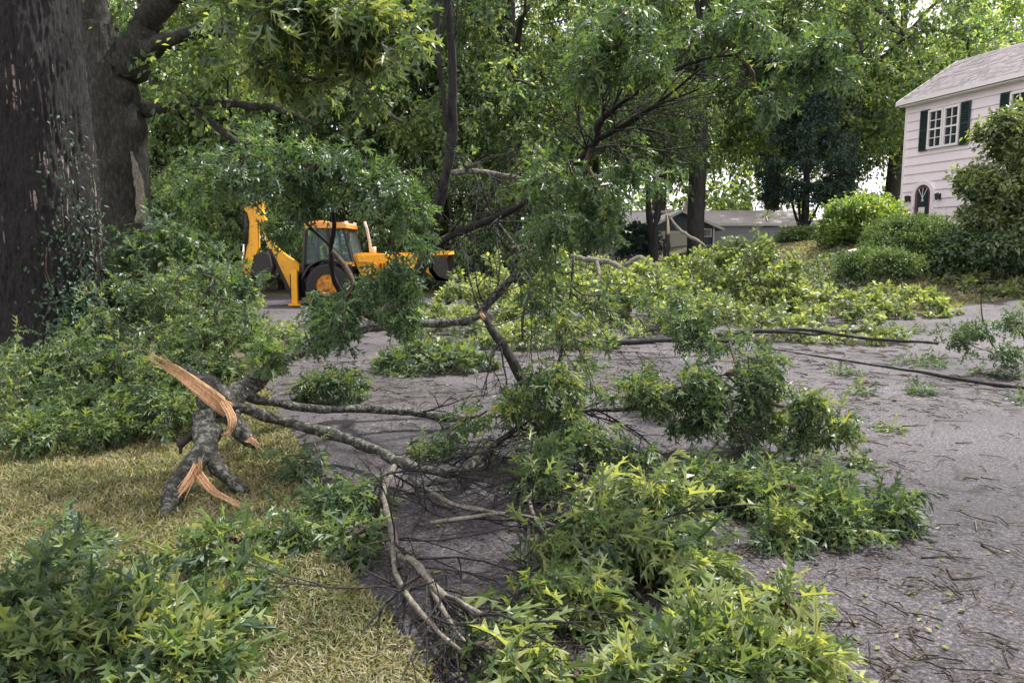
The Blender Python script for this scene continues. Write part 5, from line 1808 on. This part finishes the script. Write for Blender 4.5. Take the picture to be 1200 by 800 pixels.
# garage door: four panels
gd = MB(); gd.box(((rl(770.5) + rl(808)) / 2, -1.215, (rz(274) - .2) / 2), (rl(808) - rl(770.5) + .1, .03, rz(274) + .4)); gdo = gd.build('garage_door', M['doorcream'], ranch)
ph = (rz(274)) / 5
for i in range(5):
    for j in range(4):
        p = MB(); wj = (rl(808) - rl(770.5)) / 4
        p.box((rl(770.5) + wj * (j + .5), -1.24, .02 + ph * (i + .5)), (wj - .03, .03, ph - .04)); p.build('panel', M['doorcream'], gdo)
mb = MB(); mb.box(((rl(769) + rl(809)) / 2, -1.25, rz(272.5)), (rl(809.5) - rl(769), .07, .12)); mb.box((rl(769.3), -1.25, rz(272.5) / 2 - .1), (.09, .07, rz(272.5) - .14)); mb.box((rl(809), -1.25, rz(272.5) / 2 - .1), (.09, .07, rz(272.5) - .14)); mb.build('door_frame', M['trim'], ranch)
def slope(pts, y0, y1, th=.12):
    m_ = MB()
    n__ = len(pts)
    for (a_, b_) in zip(pts[:-1], pts[1:]):
        m_.prism([(a_[0], a_[1]), (b_[0], b_[1]), (b_[0], b_[1] - th), (a_[0], a_[1] - th)], y0, y1)
    return m_
slope([(ga - .5, rz(269)), (gp, rz(249) + .05)], -1.6, 6).build('roof', M['shingle_pale'], ranch)
slope([(gp + .003, rz(249) + .05), (gb + .5, rz(269))], -1.6, 6).build('roof', M['shingle_pale'], ranch)
slope([(rl(698), rz(273)), (rl(715), rz(253)), (rl(740), rz(269.5))], -.95, 7).build('roof', M['shingle_pale'], ranch)
# main roof slopes towards the street
mr = MB()
mr.prism([(-.9, rz(268)), (4.2, rz(246)), (4.2, rz(246) - .14), (-.9, rz(268) - .14)], rl(722), rl(775), axis='x')
mr.prism([(.4, rz(262.5)), (4.6, rz(243.5)), (4.6, rz(243.5) - .14), (.4, rz(262.5) - .14)], rl(820), rl(968), axis='x')
mr.prism([(4.6, rz(243.5) - .002), (9, rz(263)), (9, rz(263) - .14), (4.6, rz(243.5) - .15)], rl(722), rl(968), axis='x')
mr.build('roof', M['shingle_pale'], ranch)
fas = MB()
fas.box(((rl(840) + rl(968)) / 2, .36, rz(263.5)), (rl(968) - rl(840), .06, .16))
for (p, q_) in (((ga - .55, rz(270)), (gp, rz(250) + .03)), ((gp, rz(250) + .03), (gb + .55, rz(270)))):
    dxx, dzz = q_[0] - p[0], q_[1] - p[1]
    fas.box(((p[0] + q_[0]) / 2, -1.63, (p[1] + q_[1]) / 2), (math.hypot(dxx, dzz), .05, .16), rot=Matrix.Rotation(-math.atan2(dzz, dxx), 3, 'Y'))
fas.box(((rl(715) + rl(740)) / 2, -.98, (rz(254.5) + rz(271)) / 2), (math.hypot(rl(740) - rl(715), rz(254.5) - rz(271)), .05, .14), rot=Matrix.Rotation(math.atan2(rz(254.5) - rz(271), rl(740) - rl(715)), 3, 'Y'))
fas.build('fascia', M['trim'], ranch)
ch_ = MB(); ch_.box((rl(829), 4.2, rz(243)), (.55, .55, 1.1)); ch_.build('chimney', M['brick'], ranch)
sash_window(ranch, rl(713.5), rz(289), .42, .95, y=-.66, cols=1, rows=2)
sash_window(ranch, rl(829), rz(277), .5, .42, y=-1.26, cols=2, rows=1)
sash_window(ranch, rl(938), rz(287), .75, 1.0, y=.9, cols=1, rows=2)
post = MB(); post.box((rl(836.5), -1.3, 1.2), (.1, .1, 2.6)); post.build('downpipe', M['trim'], ranch)
post = MB(); post.box((rl(703), -.66, 1.0), (.1, .1, 2.3)); post.build('downpipe', M['trim'], ranch)
lbm = board_mesh(rl(748) - rl(702), .2)
lbm.materials[0] = M['greysiding']
for i in range(11): link('siding_board', lbm, ranch, (rl(702), -.62, -.25 + i * .2 if i < 12 else 0))

# ------------------------------------------------------------------ road sign, wire
g = np.array((W(261, 300, 31)[0], 31.0))
sg = thing('road_sign', 'back of a grey eight sided road sign on a dark post left of the digger', 'sign', (g[0], g[1], float(HT(g[0], g[1]))))
zc = W(261, 297, 31)[2] - sg.location.z
m_ = MB(); m_.prism([(.29 * math.cos(math.pi / 8 + k * math.pi / 4), zc + .29 * math.sin(math.pi / 8 + k * math.pi / 4)) for k in range(8)], 0, .012); m_.build('sign_plate', M['galv'], sg)
m_ = MB(); m_.box((0, -.035, (zc + .45) / 2), (.05, .05, zc + .45)); m_.build('post', M['black'], sg)
m_ = MB()
for dz_ in (-.15, .15): m_.cyl((0, -.055, zc + dz_), (0, -.075, zc + dz_), .015, n=6)
m_.build('bolt', M['galv'], sg)
A_, B_ = W(60, 221, 34), W(420, 226, 34)
mid_ = (A_ + B_) / 2 - (0, 0, .12)
m_ = MB(); S = spline([(*A_, .02), (*mid_, .02), (*B_, .02)], 8); m_.tube(S[:, :3] - A_, S[:, 3], 5)
o = m_.build('overhead_wire', M['wire'], None, True, tuple(A_)); tag(o, 'thin pale overhead wire right of the second oak trunk', 'wire')
# parked car glimpsed through the leaves
car = thing('parked_car', 'dark parked car glimpsed through leaves left of the road sign', 'car', (W(215, 300, 29)[0], 29.0, 0.0), .15)
prof = [(-2.1, .35), (-2.15, .75), (-1.7, .95), (-.9, 1.02), (-.35, 1.42), (.9, 1.45), (1.6, 1.05), (2.1, .95), (2.15, .4)]
m_ = MB(); m_.prism([(a_, b_ - .0) for a_, b_ in prof], -.85, .85); body = m_.build('body', M['shutter'], car)
m_ = MB(); m_.prism([(-.8, 1.05), (-.36, 1.36), (.25, 1.39), (.25, 1.05)], -.862, .862); m_.prism([(.33, 1.05), (.33, 1.39), (.88, 1.38), (1.4, 1.07)], -.862, .862); m_.build('window', M['glass'], car)
m_ = MB(); m_.box((-2.17, 0, .5), (.1, 1.6, .16)); m_.box((2.17, 0, .52), (.1, 1.6, .16)); m_.build('bumper', M['galv'], car)
for wx in (-1.3, 1.35):
    for wy in (-.8, .8):
        m_ = MB(); m_.cyl((wx, wy - .1, .33), (wx, wy + .1, .33), .33, n=20); w_ = m_.build('wheel', M['rubber'], car)
        m_ = MB(); m_.cyl((wx, wy - .108, .33), (wx, wy + .108, .33), .19, n=12); m_.build('rim', M['galv'], w_)

# ------------------------------------------------------------------ digger (backhoe loader)
DY = 22.2
s_px = 37.7
dig = thing('backhoe_loader', 'yellow backhoe loader with raised rear arm standing on the far road', 'digger', ((400 - 600) / s_px, DY + 1.05, 0.0), 0)
def lp(px, py): return ((px - 400) / s_px, (357 - py) / s_px)
def poly_(pts): return [lp(a_, b_) for a_, b_ in pts]
YN, YF = -1.05, 1.05
def part(name, mat, build, parent=dig, smooth=False):
    m_ = MB(); build(m_); return m_.build(name, M[mat], parent, smooth)


M['rimdirt'] = simple('dirty_orange_rim', (.55, .22, .02), .55, .2, 6, dirt=(.10, .06, .03))
def wheel(cx, cz, r, w_, y, name='wheel'):
    m_ = MB()
    rows = [(y - w_ / 2, r * .5), (y - w_ / 2, r * .86), (y - w_ * .42, r * .96), (y - w_ * .25, r), (y + w_ * .25, r), (y + w_ * .42, r * .96), (y + w_ / 2, r * .86), (y + w_ / 2, r * .5)]
    n = 36
    V = np.array([[(cx + rr * math.cos(t), yy, cz + rr * math.sin(t)) for t in np.linspace(0, 2 * math.pi, n, endpoint=False)] for yy, rr in rows]).reshape(-1, 3)
    f = [(i * n + j, i * n + (j + 1) % n, (i + 1) * n + (j + 1) % n, (i + 1) * n + j) for i in range(len(rows) - 1) for j in range(n)]
    m_.add(V, f)
    for k in range(22):
        t = k * 2 * math.pi / 22
        sd = 1 if k % 2 else -1
        m_.box((cx + (r + .012) * math.cos(t), y + sd * w_ * .2, cz + (r + .012) * math.sin(t)), (.05, w_ * .5, .07), rot=Matrix.Rotation(-t, 3, 'Y') @ Matrix.Rotation(sd * .5, 3, 'X'))
    wo_ = m_.build(name, M['rubber'], dig)
    q_ = MB()
    sg_ = -1 if y < 0 else 1
    q_.tube([(cx, y - w_ * .42, cz), (cx, y - w_ * .40, cz), (cx, y + w_ * .40, cz), (cx, y + w_ * .42, cz)], [r * .48, r * .55, r * .55, r * .48], 24)
    q_.tube([(cx, y + sg_ * w_ * .42, cz), (cx, y + sg_ * w_ * .52, cz)], [r * .26, r * .2], 16)
    q_.build('rim', M['rimdirt'], wo_, False)
    b_ = MB()
    for k in range(8):
        t = k * math.pi / 4
        b_.cyl((cx + r * .34 * math.cos(t), y + sg_ * w_ * .40, cz + r * .34 * math.sin(t)), (cx + r * .34 * math.cos(t), y + sg_ * w_ * .46, cz + r * .34 * math.sin(t)), .018, n=6)
    b_.build('wheel_nuts', M['black'], wo_)
    return wo_


rcx, rcz = lp(393, 334); fcx, fcz = lp(440, 341)
for yy in (YN + .02, YF - .02):
    wheel(rcx, .66, .66, .42, yy)
    wheel(fcx, .43, .43, .30, yy)
part('chassis', 'black', lambda m_: (m_.prism(poly_([(352, 322), (372, 316), (420, 320), (478, 330), (480, 338), (420, 342), (352, 342)]), -.38, .38), m_.cyl((rcx, -.9, .66), (rcx, .9, .66), .12), m_.cyl((fcx, -.95, .43), (fcx, .95, .43), .09), m_.prism(poly_([(370, 308), (417, 309), (419, 322), (400, 326), (372, 322)]), -.82, .82)))
part('bonnet', 'yellow', lambda m_: (m_.prism(poly_([(418, 297), (452, 298), (478, 302), (483, 306), (483, 326), (474, 330), (432, 330), (424, 318)]), -.42, .42), m_.prism(poly_([(423, 296), (450, 297), (455, 299), (423, 298.5)]), -.3, .3)))
part('bonnet_grille', 'black', lambda m_: [m_.box((lp(448 + i * 4, 0)[0], -.425, lp(0, 314)[1]), (.05, .02, .3)) for i in range(6)])
part('bonnet_side', 'red', lambda m_: (m_.prism(poly_([(440, 331), (480, 325), (482, 332), (442, 338)]), -.5, -.43), m_.prism(poly_([(440, 331), (480, 325), (482, 332), (442, 338)]), .43, .5)))
part('fuel_tank', 'black', lambda m_: m_.prism(poly_([(404, 322), (428, 322), (430, 340), (408, 341)]), -.62, -.40))
part('cab_step', 'black', lambda m_: [m_.box((lp(414, 0)[0], -.82, z), (.35, .25, .03)) for z in (.42, .7)])
# cab
cabf = MB()
pb = [(366, 268), (363, 306)]
def pillar(m_, a_, b_, y, t=.07):
    p, q_ = lp(*a_), lp(*b_); m_.tube([(p[0], y, p[1]), (q_[0], y, q_[1])], t, 4)
for y in (-.72, .72):
    pillar(cabf, (366, 268), (362, 318), y); pillar(cabf, (390, 268), (396, 320), y, .055); pillar(cabf, (409, 268), (419, 309), y, .06)
    pillar(cabf, (362, 309), (372, 309), y, .05); pillar(cabf, (396, 309), (419, 308), y, .05)
cabf.tube([(lp(409, 268)[0], -.72, lp(0, 270)[1]), (lp(409, 268)[0], .72, lp(0, 270)[1])], .05, 4)
cabf.tube([(lp(366, 268)[0], -.72, lp(0, 270)[1]), (lp(366, 268)[0], .72, lp(0, 270)[1])], .05, 4)
cabo = cabf.build('cab_frame', M['black'], dig)
part('cab_roof', 'cabroof', lambda m_: (m_.prism(poly_([(361, 268), (361, 264), (366, 262), (408, 261.5), (412.5, 264), (412.5, 268)]), -.82, .82), m_.prism(poly_([(368, 262), (368, 259.5), (382, 259), (390, 262)]), -.5, .3)))
for y in (-.77, .70): part('cab_waist', 'yellow', lambda m_: m_.prism(poly_([(398, 307), (419, 306), (421, 311), (398, 312)]), y, y + .07))
for y in (-.73, .73):
    m_ = MB(); m_.prism(poly_([(367, 270), (389, 270), (394, 308), (364, 308)]), y - .006, y + .006); m_.build('cab_window', M['cabglass'], cabo)
    m_ = MB(); m_.prism(poly_([(392, 270), (408, 270), (417.5, 306), (398, 306)]), y - .006, y + .006); m_.build('cab_window', M['cabglass'], cabo)
m_ = MB(); a_, b_ = lp(409.5, 270), lp(418.5, 306); m_.add(np.array([(a_[0], -.66, a_[1]), (a_[0], .66, a_[1]), (b_[0], .66, b_[1]), (b_[0], -.66, b_[1])]), [(0, 1, 2, 3)]); m_.build('windscreen', M['cabglass'], cabo)
n = 16
for y0, y1 in ((-1.2, -.8), (.8, 1.2)):
    m_ = MB()
    m_.tube([(rcx + .76 * math.cos(t), y0 if y0 < 0 else y1, .66 + .76 * math.sin(t)) for t in np.linspace(.2, 2.9, 16)], .035, 6)
    V = np.array([(rcx + .75 * math.cos(t), y, .66 + .75 * math.sin(t)) for t in np.linspace(.2, 2.9, n) for y in (y0, y1)])
    V2 = np.array([(rcx + .73 * math.cos(t), y, .66 + .73 * math.sin(t)) for t in np.linspace(.2, 2.9, n) for y in (y0, y1)])
    m_.add(V, [(2 * i, 2 * i + 1, 2 * i + 3, 2 * i + 2) for i in range(n - 1)]); m_.add(V2, [(2 * i, 2 * i + 2, 2 * i + 3, 2 * i + 1) for i in range(n - 1)])
    m_.build('mudguard', M['black'], dig, True)
seat = part('seat', 'black', lambda m_: (m_.box((lp(378, 0)[0], 0, 1.18), (.48, .5, .14)), m_.box((lp(371, 0)[0], 0, 1.5), (.12, .46, .6))))
part('steering_wheel', 'black', lambda m_: (m_.tube([(lp(399, 0)[0] + .17 * math.cos(t) * .6, .17 * math.sin(t), 1.42 + .17 * math.cos(t) * .8) for t in np.linspace(0, 6.28, 17)], .015, 5), m_.cyl((lp(399, 0)[0], 0, 1.42), (lp(404, 0)[0], 0, 1.0), .03, n=6)))
part('exhaust_stack', 'cream', lambda m_: m_.tube([(lp(435, 297)[0], -.15, lp(435, 297)[1]), (lp(434, 285)[0], -.15, lp(434, 285)[1]), (lp(431, 268)[0], -.15, lp(431, 268)[1]), (lp(428.5, 261)[0], -.15, lp(428, 260)[1])], [.045, .045, .045, .04], 10), smooth=True)
part('air_cleaner', 'cream', lambda m_: m_.cyl((lp(438, 292)[0], -.1, lp(0, 297)[1]), (lp(438, 292)[0], -.1, lp(0, 289)[1]), .08, n=14), smooth=True)
# loader tower, arms, rams, front bucket
for y in (-.55, .55):
    m_ = MB(); m_.prism(poly_([(417, 298), (428, 298), (446, 310), (440, 332), (432, 330), (424, 316)]), y - .06, y + .06); m_.build('loader_tower', M['yellow'], dig)
    m_ = MB(); m_.prism(poly_([(424, 299), (452, 298), (482, 300), (500, 305), (515, 318), (511, 324), (494, 312), (478, 308), (448, 307), (424, 306)]), y - .13 * np.sign(-y) * 1 - .05, y - .13 * np.sign(-y) + .05); m_.build('loader_arm', M['yellow'], dig)
    m_ = MB(); yy = y + .02; a_, b_ = lp(442, 322), lp(478, 307); m_.cyl((a_[0], yy, a_[1]), ((a_[0] + b_[0]) / 2, yy, (a_[1] + b_[1]) / 2), .05, n=10); m_.build('lift_ram', M['black'], dig, True)
    m_ = MB(); m_.cyl(((a_[0] + b_[0]) / 2, yy, (a_[1] + b_[1]) / 2), (b_[0], yy, b_[1]), .03, n=8); m_.build('ram_rod', M['chrome'], dig, True)
    m_ = MB(); m_.prism(poly_([(470, 296), (505, 296), (524, 298), (522, 302), (505, 300), (470, 300)]), y - .05, y + .02); m_.build('tilt_link', M['yellow'], dig)
bk = MB()
prof = poly_([(504, 296), (528, 297), (521, 318), (532, 328), (516, 327), (506, 316)])
outer_ = poly_([(503, 298), (506, 296), (512, 300), (511, 314), (517, 322), (531, 327), (531, 329), (515, 327), (507, 317)])
bk.prism(outer_, -1.12, 1.12)
for y in (-1.12, 1.10): bk.prism(poly_([(506, 297), (526, 298), (531, 328), (515, 327), (507, 317)]), y, y + .02)
bko = bk.build('front_bucket', M['steel'], dig)
part('bucket_edge', 'yellow', lambda m_: m_.prism(poly_([(503, 294), (528, 294), (529, 298), (503, 299)]), -1.125, 1.125), bko)
for k in range(6): part('tooth', 'steel', lambda m_: m_.box((lp(533, 0)[0], -1 + k * .4, lp(0, 328)[1]), (.12, .07, .03)), bko)
# backhoe
part('rear_frame', 'black', lambda m_: (m_.box((lp(352, 0)[0], 0, .62), (.14, 2.1, .75)), m_.box((lp(346, 0)[0], 0, .6), (.2, .5, .9))))
for y in (-1.0, 1.0):
    part('stabiliser', 'yellow', lambda m_: (m_.box((lp(354, 0)[0], y, .62), (.17, .14, 1.0)), m_.box((lp(354, 0)[0], y, .08), (.34, .28, .06))))
boom = part('boom', 'yellow', lambda m_: m_.prism(poly_([(342, 353), (350, 352), (350, 310), (345, 305), (338, 301), (322, 288), (306, 236), (299, 238), (317, 295)]), -.11, .11))
for y in (-.125, .115): part('boom_edge', 'black', lambda m_: m_.prism(poly_([(342, 354), (346, 354), (322, 300), (318, 291), (314, 292)]), y, y + .01), boom)
part('boom_ram', 'black', lambda m_: m_.cyl((lp(347, 332)[0], 0, lp(0, 332)[1]), (lp(335, 297)[0], .15, lp(0, 297)[1]), .06, n=10), boom, True)
dip = part('dipper', 'yellow', lambda m_: m_.prism(poly_([(288, 246), (293, 237), (301, 233), (310, 236), (309, 246), (303, 262), (303, 290), (298, 302), (292, 316), (286, 321), (284, 314), (292, 280), (294, 262), (292, 250)]), -.10, .10))
part('dipper_ram', 'black', lambda m_: (m_.cyl((lp(290, 250)[0], -.14, lp(0, 250)[1]), (lp(290, 285)[0], -.14, lp(0, 285)[1]), .05, n=10),), dip, True)
part('ram_rod', 'chrome', lambda m_: m_.cyl((lp(287, 286)[0], -.14, lp(0, 286)[1]), (lp(283, 318)[0], -.14, lp(0, 318)[1]), .035, n=8), dip, True)
part('hose', 'black', lambda m_: m_.tube([(lp(300, 240)[0], -.16, lp(0, 240)[1]), (lp(289, 243)[0], -.18, lp(0, 243)[1]), (lp(286, 262)[0], -.18, lp(0, 262)[1]), (lp(292, 276)[0], -.14, lp(0, 276)[1])], .02, 6), dip, True)
part('pivot_pin', 'black', lambda m_: (m_.cyl((lp(303, 241)[0], -.16, lp(0, 241)[1]), (lp(303, 241)[0], .16, lp(0, 241)[1]), .06, n=12), m_.cyl((lp(289, 315)[0], -.16, lp(0, 315)[1]), (lp(289, 315)[0], .16, lp(0, 315)[1]), .06, n=12)), dip, True)
rb = part('rear_bucket', 'steel', lambda m_: (m_.prism(poly_([(296, 318), (300, 299), (310, 295), (318, 298), (321, 312), (318, 326), (308, 334), (304, 331), (314, 320), (316, 304), (308, 300)]), -.32, .32), [m_.prism(poly_([(296, 318), (306, 297), (318, 298), (321, 312), (318, 326), (308, 334)]), y, y + .02) for y in (-.34, .32)]))
for k in range(4): part('tooth', 'steel', lambda m_: m_.box((lp(306, 0)[0], -.25 + k * .165, lp(0, 334)[1]), (.12, .06, .05)), rb)
part('bucket_link', 'yellow', lambda m_: (m_.tube([(lp(294, 303)[0], -.12, lp(0, 303)[1]), (lp(303, 306)[0], -.12, lp(0, 306)[1])], .045, 4), m_.tube([(lp(289, 315)[0], -.12, lp(0, 315)[1]), (lp(302, 322)[0], -.12, lp(0, 322)[1])], .045, 4)), dip)
part('headlight', 'trim', lambda m_: m_.box((lp(411, 0)[0], -.6, lp(0, 262)[1]), (.08, .16, .1)))
part('headlight', 'trim', lambda m_: m_.box((lp(411, 0)[0], .6, lp(0, 262)[1]), (.08, .16, .1)))
part('mirror', 'black', lambda m_: (m_.box((lp(416, 0)[0], -.95, lp(0, 279)[1]), (.04, .16, .28)), m_.tube([(lp(412, 0)[0], -.74, lp(0, 275)[1]), (lp(416, 0)[0], -.9, lp(0, 277)[1])], .012, 5)))

# driver in the cab
def person(label, loc, rzv):
    rt = thing('person', label, 'person', loc, rzv)
    J = {'pel': ((0, 0, .0), .15), 'belly': ((.02, 0, .16), .14), 'chest': ((.05, 0, .36), .16), 'neck0': ((.07, 0, .50), .07), 'neck': ((.09, 0, .57), .052),
         'hd0': ((.11, 0, .64), .075), 'hd1': ((.115, 0, .72), .095), 'hd2': ((.11, 0, .79), .07)}
    E = [('pel', 'belly'), ('belly', 'chest'), ('chest', 'neck0'), ('neck0', 'neck'), ('neck', 'hd0'), ('hd0', 'hd1'), ('hd1', 'hd2')]
    for s_, c in ((-1, 'l'), (1, 'r')):
        J['sh' + c] = ((.05, s_ * .17, .44), .07); J['el' + c] = ((.16, s_ * .24, .18), .048); J['wr' + c] = ((.40, s_ * .15, .27), .03); J['pm' + c] = ((.47, s_ * .13, .29), .032)
        J['hip' + c] = ((.06, s_ * .1, -.02), .1); J['kn' + c] = ((.46, s_ * .13, .04), .068); J['an' + c] = ((.50, s_ * .13, -.36), .042); J['ft' + c] = ((.65, s_ * .13, -.42), .038)
        E += [('chest', 'sh' + c), ('sh' + c, 'el' + c), ('el' + c, 'wr' + c), ('wr' + c, 'pm' + c), ('pel', 'hip' + c), ('hip' + c, 'kn' + c), ('kn' + c, 'an' + c), ('an' + c, 'ft' + c)]
        for k in range(4):
            yk = s_ * .13 + (k - 1.5) * .02
            J[f'f{k}{c}'] = ((.52, yk, .285 - .004 * k), .009); J[f'g{k}{c}'] = ((.545 - .004 * abs(k - 1), yk, .255), .008)
            E += [('pm' + c, f'f{k}{c}'), (f'f{k}{c}', f'g{k}{c}')]
        J['t' + c] = ((.49, s_ * .13 - s_ * .045, .28), .010); E += [('pm' + c, 't' + c)]
    names = list(J)
    me = bpy.data.meshes.new('body')
    me.from_pydata([J[k][0] for k in names], [(names.index(a), names.index(b)) for a, b in E], [])
    o = link('body', me, rt)
    sk_ = o.modifiers.new('skin', 'SKIN')
    for i, k in enumerate(names):
        r_ = J[k][1]
        me.skin_vertices[0].data[i].radius = (r_, r_ * (.75 if k in ('chest', 'belly', 'pel') else 1))
    me.skin_vertices[0].data[0].use_root = True
    ss = o.modifiers.new('sub', 'SUBSURF'); ss.levels = ss.render_levels = 2
    me.materials.append(M['skin'])
    # clothing: vest, sleeves and trousers over the body
    v = MB()
    v.tube([(.0, 0, .02), (.02, 0, .16), (.05, 0, .34), (.055, 0, .45), (.06, 0, .49)], [.175, .17, .19, .17, .09], 14)
    v.build('vest', M['vest'], rt, True)
    st = MB(); st.tube([(.035, 0, .20), (.037, 0, .23)], [.192, .192], 14, cap=False); st.build('reflective_band', M['galv'], rt, True)
    t = MB()
    for s_ in (-1, 1):
        t.tube([(.0, s_ * .08, -.02), (.2, s_ * .11, .02), (.46, s_ * .13, .045)], [.12, .1, .08], 10); t.tube([(.46, s_ * .13, .045), (.49, s_ * .13, -.34)], [.08, .055], 10)
        t.tube([(.05, s_ * .16, .45), (.11, s_ * .215, .3), (.165, s_ * .245, .18), (.30, s_ * .19, .23), (.37, s_ * .16, .26)], [.075, .065, .058, .045, .038], 10)
    t.build('clothes', M['cloth'], rt, True)
    b_ = MB()
    for s_ in (-1, 1): b_.tube([(.47, s_ * .13, -.40), (.56, s_ * .13, -.41), (.68, s_ * .13, -.43)], [.055, .052, .035], 8)
    b_.build('shoes', M['black'], rt, True)
    h = MB(); h.tube([(.095, 0, .70), (.095, 0, .76), (.10, 0, .81), (.10, 0, .835)], [.108, .106, .075, .02], 12); h.build('hair', M['hair'], rt, True)
    fc = MB(); fc.tube([(.20, 0, .72), (.228, 0, .695), (.205, 0, .685)], [.010, .016, .010], 6); 
    for s_ in (-1, 1): fc.tube([(.115, s_ * .09, .73), (.115, s_ * .105, .715), (.115, s_ * .092, .69)], [.012, .02, .01], 6)
    fc.build('nose_and_ears', M['skin'], rt, True)
    ey = MB()
    for s_ in (-1, 1): ey.tube([(.19, s_ * .034, .735), (.203, s_ * .034, .735)], [.012, .008], 8)
    ey.build('eyes', M['black'], rt, True)
    mo = MB(); mo.tube([(.196, -.025, .66), (.204, 0, .658), (.196, .025, .66)], .006, 5); mo.build('mouth', M['red'], rt, True)
    return rt


person('person in a bright yellow green vest sitting in the digger cab', (dig.location.x + lp(378, 0)[0], dig.location.y, 1.33), 0)
# masses of fine wood too small to pick apart
for o in bpy.data.objects:
    if o.parent is not None and o.name.split('.')[0] in ('branches', 'stems'):
        o['kind'] = 'stuff'
